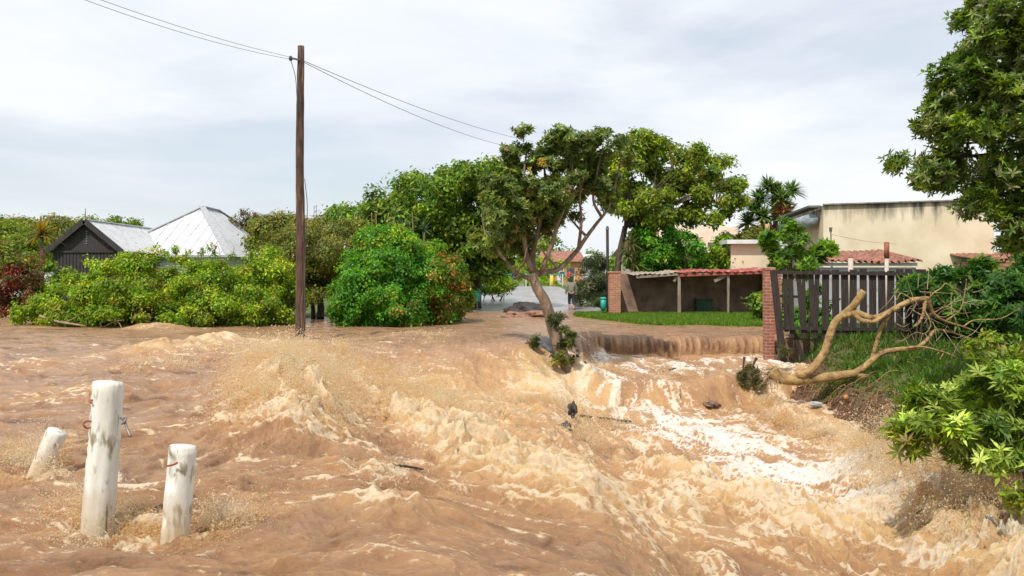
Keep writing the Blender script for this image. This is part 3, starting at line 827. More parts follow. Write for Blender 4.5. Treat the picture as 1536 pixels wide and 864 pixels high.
def post_paint():
    m = mat('flaking_white_post_paint', (0.60,0.58,0.50), (0.80,0.79,0.73), rough=0.6, scale=4, stretch=(2,2,0.6), bump=0.5, bscale=14, c3=(0.26,0.22,0.14), s3=11, bdist=0.01)
    nt = m.node_tree; N = nt.nodes.new; K = nt.links.new; bs = nt.nodes['Principled BSDF']
    src = bs.inputs['Base Color'].links[0].from_socket
    geo = N('ShaderNodeNewGeometry'); sp = N('ShaderNodeSeparateXYZ'); K(geo.outputs['Position'], sp.inputs[0])
    # silt line left by the flood
    n = N('ShaderNodeTexNoise'); n.inputs['Scale'].default_value = 9; n.inputs['Detail'].default_value = 6; K(geo.outputs['Position'], n.inputs['Vector'])
    a = N('ShaderNodeMath'); a.operation = 'MULTIPLY_ADD'; a.inputs[1].default_value = 0.35; K(n.outputs['Fac'], a.inputs[0]); K(sp.outputs[2], a.inputs[2])
    mr = N('ShaderNodeMapRange'); mr.inputs['From Min'].default_value = 0.33; mr.inputs['From Max'].default_value = 0.58; mr.inputs['To Min'].default_value = 0.75; mr.inputs['To Max'].default_value = 0.0
    K(a.outputs[0], mr.inputs['Value'])
    mx = N('ShaderNodeMixRGB'); mx.inputs['Color2'].default_value = (0.50,0.37,0.22,1); K(mr.outputs[0], mx.inputs['Fac']); K(src, mx.inputs['Color1'])
    # long drying cracks
    mp = N('ShaderNodeMapping'); mp.inputs['Scale'].default_value = (22, 22, 1.1); K(geo.outputs['Position'], mp.inputs[0])
    n2 = N('ShaderNodeTexNoise'); n2.inputs['Scale'].default_value = 1.0; n2.inputs['Detail'].default_value = 3; n2.inputs['Distortion'].default_value = 0.4; K(mp.outputs[0], n2.inputs['Vector'])
    r = N('ShaderNodeValToRGB'); r.color_ramp.elements[0].position = 0.655; r.color_ramp.elements[0].color = (0,0,0,1); r.color_ramp.elements[1].position = 0.70; r.color_ramp.elements[1].color = (.85,.85,.85,1); K(n2.outputs['Fac'], r.inputs['Fac'])
    mx2 = N('ShaderNodeMixRGB'); mx2.inputs['Color2'].default_value = (0.16,0.13,0.09,1); K(r.outputs['Color'], mx2.inputs['Fac']); K(mx.outputs[0], mx2.inputs['Color1'])
    K(mx2.outputs[0], bs.inputs['Base Color'])
    return m
M_postpaint = post_paint()
# ------------------------------------------------------------------ three white posts in the flood
def white_post(px, py, px1, py1, D, r, label, extra=None, below=0.7):
    b = P(px1, py1, D); tp = P(px, py, D)
    d = (tp-b).normalized()
    o = empty('white_post', (b.x, b.y, b.z), label, 'post', 'white wooden posts in the flood')
    bm = bmesh.new()
    rings = 90; n = 56
    ln = (tp-b).length + below
    start = b - d*below
    x = d.cross(Vector((0,1,0))).normalized(); y = x.cross(d).normalized()
    vs = []
    for i in range(rings+1):
        s = i/rings
        row = []
        for j in range(n):
            a = 2*math.pi*j/n
            rr = r*(1.05-0.07*s)
            rr += r*0.05*float(perlin(np.array([math.cos(a)*1.3+s*ln*1.2]), np.array([math.sin(a)*1.3+px*.1]), 5)[0])
            rr += r*0.035*float(perlin(np.array([a*2.6]), np.array([s*ln*0.9+3]), 8)[0])
            edge = max(0, (s-0.965)/0.035); rr *= 1-0.09*edge*edge
            if extra: rr = extra(a, s*ln-below, rr, ln-below)
            row.append(bm.verts.new(start + d*(s*ln) + (x*math.cos(a)+y*math.sin(a))*rr))
        vs.append(row)
    for i in range(rings):
        for j in range(n):
            bm.faces.new((vs[i][j], vs[i][(j+1)%n], vs[i+1][(j+1)%n], vs[i+1][j]))
    c = bm.verts.new(start + d*ln + d*0.006)
    for j in range(n):
        bm.faces.new((vs[-1][j], vs[-1][(j+1)%n], c))
    bmesh.ops.recalc_face_normals(bm, faces=bm.faces)
    for f in bm.faces: f.smooth = True
    me = bpy.data.meshes.new('post_body'); bm.to_mesh(me); bm.free()
    link('post_body', me, M_postpaint, o)
    return o, b, tp
def chipA(a, h, rr, H):            # weathered strip down the left side near the top
    k = math.exp(-((a-5.95)/0.30)**2)
    return rr*(1 - 0.13*k*(1 if 0.48*H < h < 0.95*H else 0.3)*(0.6+0.4*math.sin(h*60)))
t1, b1, tp1 = white_post(162, 573, 146, 792, 5.9, 0.098, 'tallest white post, flaking paint with a bent wire hook on its right', chipA)
MB().tube(spline([P(181,627,5.85), P(187,632,5.8), P(191,644,5.78), P(196,655,5.76)], 4), 0.008, 6).build('wire_hook', M_metal, t1, True)
MB().tube(spline([P(184,629,5.83), P(189,627,5.8), P(186,634,5.78), P(183,636,5.8)], 4), 0.007, 6).build('wire_hook', M_metal, t1, True)
MB().tube(spline([P(139,600,5.82), P(134,601,5.8), P(138,605,5.8)], 4), 0.006, 6).build('staple', M_rust, t1, True)
MB().tube(spline([P(137,632,5.82), P(129,632,5.8), P(125,637,5.78), P(130,642,5.8), P(136,641,5.82)], 4), 0.006, 6).build('wire_loop', M_rust, t1, True)
def chipB(a, h, rr, H):            # notch cut in the upper left front and a bite near the water
    k = 1/(1+math.exp(-(0.62-abs(a-5.45))*12))
    s = h/H
    rr *= 1-0.46*k/(1+math.exp(-(s-0.58)*60))/(1+math.exp((s-0.90)*40))
    if s > 0.97: rr *= 1-0.10*math.exp(-((a-3.6)/0.8)**2)
    k2 = math.exp(-((a-5.8)/0.4)**2)*math.exp(-((s-0.24)/0.06)**2)
    return rr*(1-0.5*k2)
t2, b2, tp2 = white_post(274, 669, 262, 815, 5.6, 0.083, 'shorter white post with a notch cut in its side, right of the tallest post', chipB)
MB().tube(spline([P(251,699,5.52), P(260,697,5.5), P(266,694,5.48)], 4), 0.006, 6).build('nail', M_rust, t2, True)
t3, b3, tp3 = white_post(86, 646, 58, 712, 7.5, 0.082, 'short white post leaning to the right, half hidden by a ball of spray')

# ------------------------------------------------------------------ black gabled shed and white hipped roof on the left
def roof_ribs(bm, a, b, c, d, n, h=0.05, w=0.05):
    """battens from ridge edge a-b down to eave edge d-c"""
    a, b, c, d = map(Vector, (a, b, c, d))
    nrm = (b-a).cross(d-a).normalized()
    if nrm.z < 0: nrm = -nrm
    for k in range(n+1):
        s = k/n
        p = a.lerp(b, s) + nrm*h*0.4; q = d.lerp(c, s) + nrm*h*0.4
        if (p-q).length > 0.15: bm.bar(p, q, w, h, nrm)
t = empty('boat_shed', (-24.6, 54, 0.1), 'low shed with black boarded gable end and pale metal roof', 'shed')
m = MB()
xL, xR, yF, yB, zE, zP = -26.55, -22.65, 54.0, 66.0, 3.2, 4.92
m.quad((xL,yF,0),(xR,yF,0),(xR,yF,zE),(-24.6,yF,zP-.12),(xL,yF,zE))
m.quad((xR,yF,0),(xR,yB,0),(xR,yB,zE),(xR,yF,zE)); m.quad((xL,yB,0),(xL,yF,0),(xL,yF,zE),(xL,yB,zE))
m.quad((xR,yB,0),(xL,yB,0),(xL,yB,zE),(-24.6,yB,zP-.12),(xR,yB,zE))
wall = m.build('wall', M_blackwood, t)
b = MB()
for k in range(20): b.box((xL+0.1+k*0.197, yF-0.022, 1.55), (0.15, 0.03, 3.1))
b.build('board', M_blackwood, wall)
MB().box((-24.6, yF-0.06, 3.15), (4.1, 0.1, 0.12)).build('beam', M_blackwood, t)
b = MB()
for k in range(6): MB().box((-24.6, yF-0.02, 3.62+k*0.14), (0.10, 0.03, 0.07)).build('vent', M_metal, t)
b = MB()
for s in (-1, 1):
    e = -24.6 + s*2.2
    b.bar((-24.6, yF-0.37, zP+0.0), (e, yF-0.37, zE-0.08), 0.30, 0.07, (0,-1,0))
b.build('barge_board', M_blackwood, t)
b = MB()
for s in (-1, 1):
    e = -24.6 + s*2.25
    n = Vector((s*1.72, 0, 2.25)).normalized()
    A = Vector((-24.6, yF-0.3, zP+0.05)); B = Vector((-24.6, yB, zP+0.05)); Cc = Vector((e, yB, zE-0.02)); Dd = Vector((e, yF-0.3, zE-0.02))
    b.quad(A, B, Cc, Dd); dn = Vector((0,0,-0.05)); b.quad(A+dn, Dd+dn, Cc+dn, B+dn); b.quad(A, Dd, Dd+dn, A+dn); b.quad(Dd, Cc, Cc+dn, Dd+dn)
    roof_ribs(b, A, B, Cc, Dd, 17, 0.035, 0.05)
b.bar((-24.6,yF-0.3,zP+0.08),(-24.6,yB,zP+0.08),0.22,0.06)
b.build('roof', M_roofwhite, t)
MB().tube([(-24.6,yF-0.2,zP), (-24.6,yF-0.2,zP+0.35), (-24.58,yF-0.2,zP+0.72)], [0.06,0.035,0.015], 6).build('finial', M_post, t)
MB().bar((-28.6, yF+0.5, 3.0-1.1), (-26.5, yF+0.5, 3.15-1.1), 0.12, 0.12).build('side_rail', M_blackwood, t)

t = empty('white_roofed_house', (-21.9, 66, 0.1), 'house with a big white hipped metal roof behind the hedge', 'house')
A = Vector((-21.9,66,6.62)); B = Vector((-22.0,70,6.62))
c1 = Vector((-26.2,59,3.0)); c2 = Vector((-17.9,59,3.0)); c3 = Vector((-17.9,77,3.0)); c4 = Vector((-26.2,77,3.0))
b = MB(); b.quad(c1, c2, A); b.quad(c2, c3, B, A); b.quad(c3, c4, B); b.quad(c4, c1, A, B)
b.quad(c1, c4, c3, c2)
for k in range(1, 12):           # sheet joints on the front face
    s = k/12; e = c1.lerp(c2, s)
    tpz = c1.lerp(A, 2*s) if s < .5 else c2.lerp(A, 2*(1-s))
    n = (c2-c1).cross(A-c1).normalized()
    if (tpz-e).length > 0.3: b.bar(e+n*0.01, tpz+n*0.01, 0.06, 0.05, n)
for k in range(1, 24):
    s = k/24; e = c2.lerp(c3, s); yy = e.y
    if yy < 66: tpz = c2.lerp(A, (yy-59)/7)
    elif yy < 70: tpz = A.lerp(B, (yy-66)/4)
    else: tpz = c3.lerp(B, (77-yy)/7)
    n = (c3-c2).cross(A-c2).normalized()
    b.bar(e+n*0.008, tpz+n*0.008, 0.03, 0.02, n)
roof = b.build('roof', M_roofwhite, t)
b = MB(); b.bar(c2+Vector((0,0,.06)), A+Vector((0,0,.06)), 0.42, 0.06); b.bar(A+Vector((0,0,.06)), B+Vector((0,0,.06)), 0.3, 0.06); b.bar(B+Vector((0,0,.06)), c3+Vector((0,0,.06)), 0.3, 0.06)
b.bar(c1+Vector((0,0,.06)), A+Vector((0,0,.06)), 0.3, 0.06)
b.build('ridge_cap', M_roofgrey, roof)
MB().box((-22.05, 68, 1.5), (7.5, 17.2, 2.96)).build('wall', M_palewall, t)
MB().box((-18.2, 58.88, 3.0), (1.6, 0.10, 0.14)).box((-22.6,58.88,3.0),(7.0,0.10,0.14)).build('gutter', M_roofgrey, t)

# pale wall and fragments behind the red bush at the far left
t = empty('low_garden_wall', tuple(P(40, 410, 62)), 'low pale wall behind the red bush beside the black shed', 'wall')
p = P(35, 0, 62)
MB().box((p.x, 62, 1.0), (6.5, 0.3, 1.8)).build('wall_face', M_palewall, t)
MB().box((p.x, 62, 1.96), (6.7, 0.4, 0.10)).build('coping', M_roofgrey, t)

# ------------------------------------------------------------------ open shed / carport with brick pillar
DS = 40.0
t = empty('open_shed', tuple(P(1030, 470, DS)), 'open fronted shed with sagging red and grey sheet roof over a brown wall', 'shed')
zt = 1.86
x0 = P(929,0,DS).x; x1 = P(1160,0,DS).x
bw = MB()
bw.box(((x0+x1)/2, DS+1.9, 0.95), (x1-x0, 0.2, 1.76))
bw.box((x0-0.02, DS+0.95, 0.95), (0.2, 1.7, 1.72))
bw.box((x1-0.02, DS+0.95, 0.95), (0.2, 1.9, 1.76))
bw.build('back_wall', M_brownwall, t)
def corr(xa, xb, za, zb, yf, ybk, zback, nw, amp=0.03):
    n = nw*8; Vv = []; Qq = []
    for i in range(n+1):
        s = i/n; x = xa+(xb-xa)*s
        wv = amp*math.sin(2*math.pi*nw*s)
        sag = 0.03*math.sin(s*7.0)
        for j, (yy, dz) in enumerate(((yf, 0), ((yf+ybk)/2, zback/2), (ybk, zback))):
            Vv.append((x + (0.02*math.sin(i*1.7) if j == 0 else 0), yy+(0.05*math.sin(i*.6) if j == 0 else 0), za+(zb-za)*s + wv + sag + dz))
    for i in range(n):
        for j in range(2):
            a = i*3+j; Qq.append((a, a+3, a+4, a+1))
    b = MB(); b.v = Vv[:] + [(x, y, z-0.015) for x, y, z in Vv]; k = len(Vv)
    b.f = Qq + [tuple(reversed([q+k for q in f])) for f in Qq]
    for i in range(n):
        b.f.append((i*3, i*3+k, i*3+3+k, i*3+3))
    return b
xm = P(1016,0,DS).x
corr(P(948,0,DS).x, xm-0.03, 1.76, 1.90, DS-0.55, DS+2.1, 0.10, 9, 0.017).build('grey_roof_sheet', M_oldtile, t, True)
corr(xm-0.02, P(1146,0,DS).x+0.3, 1.86, 1.99, DS-0.6, DS+2.1, 0.12, 15, 0.017).build('red_roof_sheet', M_redroof, t, True)
b = MB().bar((P(952,0,DS).x, DS-0.5, 1.68), (xm-0.05, DS-0.5, 1.80), 0.07, 0.10); b.build('beam', M_post, t)
b = MB().bar((xm, DS-0.52, 1.76), (P(1146,0,DS).x+.2, DS-0.52, 1.90), 0.05, 0.12); b.build('beam', M_redroof, t)
for px, w in ((1016, 0.13), (1089, 0.09)):
    x = P(px,0,DS).x
    MB().box((x, DS-0.42, 0.94), (w, w, 1.70), None, 0.012).build('post', M_post, t)
MB().bar((P(1068,0,DS).x, DS-0.4, 1.52), (P(1090,0,DS).x, DS-0.4, 1.80), 0.06, 0.14).build('brace', M_post, t)
MB().bar((P(1008,0,DS).x, DS-0.4, 1.50), (P(1016,0,DS).x, DS-0.4, 1.80), 0.06, 0.10).build('brace', M_post, t)
b = MB().box((P(1064,0,DS).x, DS+1.2, 0.42), (0.7,0.5,0.5), None, 0.02); b.box((P(1064,0,DS).x, DS+1.2, 0.70), (0.8,0.55,0.05))
tag(b.build('storage_chest', mat('dark_green_paint', (0.02,0.05,0.03),(0.04,0.09,0.05)), None), 'dark green chest in the shade inside the open shed', 'chest')
def ps_pillar(name, px0, px1, D, z0, z1, label, m):
    xa, xb = P(px0,0,D).x, P(px1,0,D).x; w = xb-xa
    t = empty(name, ((xa+xb)/2, D, z0), label, 'pillar')
    MB().box(((xa+xb)/2, D, (z0+z1)/2), (w, w, z1-z0), None, 0.008).build('shaft', m, t)
    MB().box(((xa+xb)/2, D, z1+0.035), (w*1.12, w*1.12, 0.07), None, 0.01).build('cap', m, t)
    return t
ps_pillar('brick_pillar', 913, 930, DS-0.4, 0.0, 1.86, 'orange brick pillar at the left end of the brown shed wall', M_brick2)
ps_pillar('brick_pillar', 1146, 1160, 23.2, -1.3, 1.86, 'slim red brick pillar beside the small waterfall, left end of the dark fence', M_brick)
ps_pillar('brick_pillar', 1163, 1171, 25.0, -0.1, 1.75, 'thin brick pillar behind the first fence post, seen through the slats', M_brick)
ps_pillar('brick_pillar', 1204, 1220, 29.0, -0.1, 1.2, 'half hidden brick pillar behind the leaning slats of the dark fence', M_brick)

# ------------------------------------------------------------------ dark slat fence
FD = 22.3
t = empty('slat_fence', tuple(P(1160, 510, FD)), 'dark timber slat fence, its left slats leaning and broken', 'fence')
def fz(x): return 0.0
for px, w in ((1163, 0.13),):
    MB().bar(P(px-3, 405, FD-0.1), P(px+11, 536, FD-0.1), 0.14, 0.12, (0,1,0)).build('post', M_blackfence, t)
MB().bar(P(1158, 408.5, FD-0.06), P(1452, 412, FD-0.06), 0.06, 0.085).build('rail', M_blackfence, t)
MB().bar(P(1170, 492, FD-0.04), P(1452, 496, FD-0.04), 0.06, 0.08).build('rail', M_blackfence, t)
MB().bar(P(1170, 444, FD+0.10), P(1215, 446, FD+0.10), 0.05, 0.06).build('rail', M_blackfence, t)
sl = []
for px, lean, w in ((1177,3,7),(1186,2,7),(1197,9,7),(1205,2,5),(1216,5,8),(1226,-3,7)): sl.append((px, lean, w, 405+random.uniform(-2,6), 500+random.uniform(-3,8)))
px = 1238.5
while px < 1452:
    sl.append((px, random.uniform(-1.2,1.2), 10.4, 404+random.uniform(-1,3), 506+random.uniform(-2,5))); px += 14.0 + random.uniform(-.8,.8)
for px, lean, w, y0_, y1_ in sl:
    ww = w/F*FD
    MB().bar(P(px, y0_, FD), P(px+lean, y1_, FD+random.uniform(-.02,.02)), ww, 0.025, (0,-1,0)).build('slat', M_blackfence, t)
MB().bar(P(1262, 500, FD-0.1), P(1255, 530, FD-0.1), 0.12, 0.1, (0,1,0)).build('post', M_blackfence, t)
MB().bar(P(1384, 404, FD+0.06), P(1384, 530, FD+0.06), 0.12, 0.1, (0,1,0)).build('post', M_blackfence, t)
for px0, py0, px1, py1 in ((1176,455,1205,540),(1228,430,1212,500)):
    MB().bar(P(px0,py0,FD+0.15), P(px1,py1,FD+0.1), 0.10, 0.03, (0,-1,0)).build('fallen_slat', M_blackfence, t)

# ------------------------------------------------------------------ cream building and lean-to with tiled roof
t = empty('cream_building', (16, 38, 0.1), 'tall windowless cream plaster building with black stains under its roof line', 'building')
xa, xb = P(1235,0,38).x, P(1491,0,36.5).x
za, zb = P(0,308,38).z, P(0,300,36.5).z
Hh = 46
b = MB()
b.quad((xa,38,0),(xb,36.5,0),(xb,36.5,zb),(xa,38,za)); b.quad((xa+.9,Hh,0),(xa,38,0),(xa,38,za),(xa+.9,Hh,za)); b.quad((xb,36.5,0),(xb+2,Hh,0),(xb+2,Hh,zb),(xb,36.5,zb)); b.quad((xb+2,Hh,0),(xa+.9,Hh,0),(xa+.9,Hh,za),(xb+2,Hh,zb)); b.quad((xa,38,za),(xb,36.5,zb),(xb+2,Hh,zb),(xa+.9,Hh,za))
b.build('wall', M_cream, t)
MB().bar((xa-0.03,37.97,za+0.03),(xb+.03,36.47,zb+0.03),0.22,0.05).build('coping', mat('stained_coping',(0.12,0.11,0.09),(0.30,0.27,0.22)), t)
b = MB(); b.bar((xa-0.25,38.3,za-0.02),(xa+.6,Hh,za-0.02),0.5,0.08); b.build('eave', M_metal, t)
pp = []
b = MB().tube([(xa-0.28,38.6,za-0.55),(xa+0.5,Hh-.5,za-0.55)], 0.27, 14); b.build('rolled_awning', mat('blue_grey_canvas',(0.16,0.20,0.25),(0.40,0.44,0.50),scale=2,stretch=(3,1,3)), t, True)
MB().tube([P(1246,343,37.5), P(1247,370,37.5), P(1247,405,37.5)], 0.025, 6).build('pipe', M_metal, t)
MB().tube([P(1246,348,37.5), P(1246,341,37.5)], [0.05,0.07], 8).build('pipe_cap', M_metal, t)
b = MB(); b.tube(spline([P(1248,352,37.4), P(1300,362,37.2), P(1345,366,36.9)],4), 0.008, 4); b.build('stay_wire', M_metal, t)

t = empty('lean_to', (11, 30, 0.1), 'pale lean-to with wavy terracotta roof behind the slat fence', 'outbuilding')
xa, xb = P(1222,0,30).x, P(1378,0,30).x
MB().box(((xa+xb)/2, 31.5, 1.0), (xb-xa, 2.6, 2.0)).build('wall', mat('weathered_grey_wall', (0.33,0.34,0.35), (0.50,0.51,0.51), scale=1.5, bump=0.2, c3=(0.25,0.24,0.22), s3=3), t)
bt = corr(xa-0.15, xb+0.1, P(0,393,30).z, P(0,391,30).z, 29.9, 33.2, 0.42, 17, 0.05)
bt.build('roof', M_tile, t, True)
MB().box(((xa+xb)/2, 30.12, P(0,396.5,30).z), (xb-xa, 0.06, 0.10)).build('fascia', M_palewall, t)
for px, y0_, lb in ((1330, 363, 'taller rusty pipe standing in front of the terracotta roof'), (1276, 385, 'shorter rusty pipe standing in front of the terracotta roof')):
    o = empty('pipe_post', tuple(P(px, 470, 26)), lb, 'pipe', 'rusty pipes by the lean-to')
    MB().tube([P(px, 470, 26), P(px, 387, 26)], 0.055 if px > 1300 else 0.07, 10).build('lower_pipe', mat('pale_pipe',(0.45,0.36,0.30),(0.6,0.52,0.45)), o, True)
    MB().tube([P(px, 387.1, 26), P(px, y0_, 26)], 0.07, 10).build('upper_pipe', M_rust, o, True)
# red brick bits and roof at far right behind vines
t = empty('brick_house', tuple(P(1525, 400, 34)), 'red brick wall and tiled roof edge half hidden by leaves at the right edge', 'house')
MB().box((P(1535,0,34).x+1.0, 36, 1.2), (4.2, 3.5, 2.1)).build('wall', M_brick2, t)
corr(P(1480,0,34).x, P(1600,0,34).x, P(0,391,34).z, P(0,389,34).z, 33.9, 37.5, 0.35, 14, 0.05).build('roof', M_tile, t, True)
b = MB()
for k in range(5): b.box((P(1503,0,33).x+random.uniform(-.2,.4), 33, 1.75+k*0.12), (0.6-0.1*k, 0.25, 0.1))
tag(b.build('brick_stack', M_brick2, None), 'stepped stack of red bricks on the wall top right of the cream building', 'bricks')
for px, D in ((1400, 30.5),):
    t = empty('garden_wall', tuple(P(1430, 470, 31)), 'low cream wall behind the vines below the cream building', 'wall')
    MB().box((P(1440,0,31).x, 31.2, 0.95), (3.4, 0.25, 1.75)).build('wall_face', M_cream, t)
    MB().box((P(1440,0,31).x, 31.2, 1.86), (3.5, 0.35, 0.08)).build('coping', M_oldtile, t)

# ------------------------------------------------------------------ houses behind the big right tree
t = empty('tan_roofed_house', (10, 62, 0.5), 'house with a broad tan roof behind the bushy shed top', 'house')
D = 60
b = MB(); b.quad(P(950,378,D), P(1112,378,D), P(1108,341,D+7), P(958,335,D+7)); 
zz = P(925,333,D+7).z
b.quad(P(950,378,D)+Vector((0,14,0)), P(958,335,D+7), P(1108,341,D+7), P(1112,378,D)+Vector((0,14,0)))
b.build('roof', M_tanroof, t)
xa, xb = P(955,0,D).x, P(1108,0,D).x
MB().box(((xa+xb)/2, D+7, 1.75), (xb-xa-.4, 12, 3.0)).build('wall', mat('tan_wall',(0.42,0.34,0.26),(0.52,0.43,0.34)), t)
t = empty('pale_roofed_house', (17, 80, 0.5), 'house with a white and blue-grey roof showing between the tree crowns', 'house')
D = 78
b = MB(); b.quad(P(1030,350,D), P(1215,352,D), P(1180,322,D+6), P(1060,318,D+6)); b.quad(P(1030,350,D)+Vector((0,12,0)), P(1060,318,D+6), P(1180,322,D+6), P(1215,352,D)+Vector((0,12,0)))
b.build('roof', M_roofwhite, t)
xa, xb = P(1036,0,D).x, P(1210,0,D).x
MB().box(((xa+xb)/2, D+6, 2.9), (xb-xa-.4, 11, 4.8)).build('wall', M_palewall, t)
t = empty('flat_roofed_annex', tuple(P(1140, 420, 42)), 'low annex with a white gutter edge between shed and papaya tree', 'annex')
xa, xb = P(1098,0,42).x, P(1172,0,42).x
MB().box(((xa+xb)/2, 44, 1.6), (xb-xa, 3.6, 3.2-0.05)).build('wall', M_cream, t)
MB().box(((xa+xb)/2-.05, 43.95, 3.27), (xb-xa+0.4, 4.2, 0.18)).build('fascia', mat('white_fascia',(0.6,0.62,0.63),(0.75,0.76,0.77)), t)
MB().tube([P(1151,356,42.5), P(1151,336,42.5)], 0.11, 10).build('chimney', mat('clay_pipe',(0.42,0.22,0.12),(0.55,0.3,0.18)), t, True)

t = empty('street_lamp', tuple(P(1010, 440, 46)), 'dark thin lamp post with a small lantern rising out of the right tree', 'lamp')
MB().tube([P(1011,420,46), P(1009,340,46), P(1008,256,46)], [0.11,0.10,0.075], 10).build('pole', M_blackfence, t, True)
MB().box(P(1004,253,45.9), (0.35,0.2,0.16)).build('lantern', M_metal, t)
MB().tube([P(1008,250,46), P(1008,243,46)], [0.06,0.02], 8).build('lamp_tip', M_metal, t)
t = empty('drain_pipe_pole', tuple(P(913, 470, 41.5)), 'thin black pole beside the orange brick pillar', 'pole')
MB().tube([P(912,472,40.6), P(911.5,400,40.6), P(911,340,40.6)], 0.065, 8).build('shaft', M_blackfence, t, True)
MB().tube([P(911,344,40.6), P(911,339,40.6)], [0.09,0.03], 8).build('cap', M_metal, t)

# ------------------------------------------------------------------ bins, far hedge fence, far people, road debris
def bin_(px, py0, py1, D, r, label):
    top = P(px, py0, D); bot = P(px, py1, D)
    o = empty('litter_bin', tuple(bot), label, 'bin', 'teal bins beside the road')
    MB().tube([bot, bot.lerp(top, .5), top], [r*0.8, r*.92, r], 14).build('bucket', M_teal, o, True)
    MB().tube([top+Vector((0,0,0.0)), top+Vector((0,0,0.06)), top+Vector((0,0,0.09))], [r*1.1, r*1.1, r*0.7], 14).build('lid', M_teal, o, True)
    MB().tube([bot+Vector((0,r*1.1,-0.35)), top+Vector((0,r*1.25,0.05))], 0.03, 8).build('stand', M_metal, o)
    return o
bin_(905, 449, 466, 39.4, 0.13, 'bright teal bin on the grass left of the orange brick pillar')
bin_(716, 439, 453, 45, 0.17, 'dull teal bin in the shade under the big trees, left of the road')

t = empty('far_house', tuple(P(840, 428, 112)), 'orange-brown house front at the far end of the road', 'house')
p = P(842,0,112)
MB().box((p.x, 114, 2.1), (5.0, 4, 3.2)).build('wall', M_orangewall, t)
b = MB(); b.quad((p.x-3,111.5,3.5),(p.x+3,111.5,3.5),(p.x+2.4,114,4.8),(p.x-2.4,114,4.8)); b.quad((p.x-2.4,114,4.8),(p.x+2.4,114,4.8),(p.x+3,116.5,3.5),(p.x-3,116.5,3.5)); b.build('roof', M_tile, t)
for dx in (-1.3, 1.1): MB().box((p.x+dx, 111.95, 2.2), (0.9, 0.08, 1.1)).build('window', M_glass, t)
MB().box((p.x-0.1, 111.95, 1.6), (0.8, 0.06, 2.0)).build('door', M_palewall, t)
t = empty('white_house', tuple(P(690, 428, 120)), 'pale house at the far end of the road behind the leaning tree', 'house')
p = P(880,0,118)
MB().box((p.x, 120, 2.1), (5.5, 4, 2.9)).build('wall', M_palewall, t)
b = MB(); b.quad((p.x-3.2,117.5,3.5),(p.x+3.2,117.5,3.5),(p.x+3,120,4.6),(p.x-3,120,4.6)); b.quad((p.x-3,120,4.6),(p.x+3,120,4.6),(p.x+3.2,122.5,3.5),(p.x-3.2,122.5,3.5)); b.build('roof', M_roofwhite, t)
for dx in (-1.3, 1.3): MB().box((p.x+dx, 117.95, 2.1), (0.9, 0.08, 1.0)).build('window', M_glass, t)
t['label'] = 'pale house at the far end of the road, right of the orange-brown one'
def far_post(px, D, h, r, m, name, label, cat, grp=None):
    g = P(px, 0, D); z = 0.72
    o = empty(name, (g.x, D, z), label, cat, grp)
    MB().tube([(g.x,D,z-0.1),(g.x,D,z+h*0.94),(g.x,D,z+h)], [r,r,r*0.6], 10).build('shaft', m, o, True)
    MB().tube([(g.x,D,z-0.05),(g.x,D,z+0.06)], r*1.5, 10).build('foot', M_metal, o)
far_post(828, 92, 1.1, 0.16, M_yellow, 'bollard', 'yellow bollard at the far end of the road', 'bollard')
far_post(800, 92, 1.2, 0.06, M_white, 'marker_post', 'thin white marker post in front of the far green fence', 'post')
t = empty('mesh_fence', tuple(P(790, 430, 94)), 'low green fence with clipped planting across the road end', 'fence')
g0, g1 = P(716,0,94), P(862,0,94)
MB().box(((g0.x+g1.x)/2, 94, 1.95), (g1.x-g0.x, 0.06, 0.08)).build('rail', M_teal, t)
for k in range(9):
    x = g0.x + (g1.x-g0.x)*k/8
    MB().tube([(x,94,0.6),(x,94,2.0)], 0.05, 6).build('post', M_white, t)

def blob(name, c, r, m, seed, sub=4, amp=0.35, parent=None, flat=None):
    bm = bmesh.new(); bmesh.ops.create_icosphere(bm, subdivisions=sub, radius=1.0)
    for v in bm.verts:
        q = v.co.copy()
        n = float(perlin(np.array([q.x*1.7+q.z]), np.array([q.y*1.7-q.z*.7]), seed)[0]) + 0.5*float(perlin(np.array([q.x*4+q.z*3]), np.array([q.y*4+q.z*2]), seed+3)[0])
        v.co = Vector((q.x*r[0], q.y*r[1], q.z*r[2])) * (1 + amp*n) + Vector(c)
        if flat is not None and v.co.z < flat: v.co.z = flat
    for f in bm.faces: f.smooth = True
    me = bpy.data.meshes.new(name); bm.to_mesh(me); bm.free()
    return link(name, me, m, parent)
o = blob('debris_mound', (P(792,0,44).x, 44.0, 0.10), (1.0,0.9,0.38), M_rock, 3); tag(o, 'dark mound of mud and debris on the flooded road end', 'debris')
o = blob('rubble', (P(800,0,39).x, 39.0, 0.03), (1.3,0.7,0.20), mat('brown_rubble',(0.16,0.08,0.05),(0.34,0.19,0.12),scale=8), 9, amp=0.6); tag(o, 'low brown rubble in shallow water left of the leaning tree trunk', 'debris')
bp = P(822, 528, 21.0)
o = blob('boulder', (bp.x, 21.75, -0.04), (0.44,0.42,0.30), M_greyrock, 15, amp=0.25); tag(o, 'smooth dark grey boulder at the foot of the leaning tree', 'boulder')
# snag of broken trunk in the rapids
tag(blob('stump', P(845, 654, 15.4), (0.12,0.12,0.19), M_rock, 41, amp=0.75), 'dark broken stump sticking out of the rapids in mid stream', 'stump')
tag(blob('stump', P(858, 615, 15.6), (0.065,0.07,0.11), M_rock, 43, amp=0.7), 'small dark stump tip just above the larger stump in mid stream', 'stump')
M_brownrock = mat('brown_stone', (0.08,0.045,0.03), (0.26,0.15,0.09), rough=.4, scale=7, bump=.7)
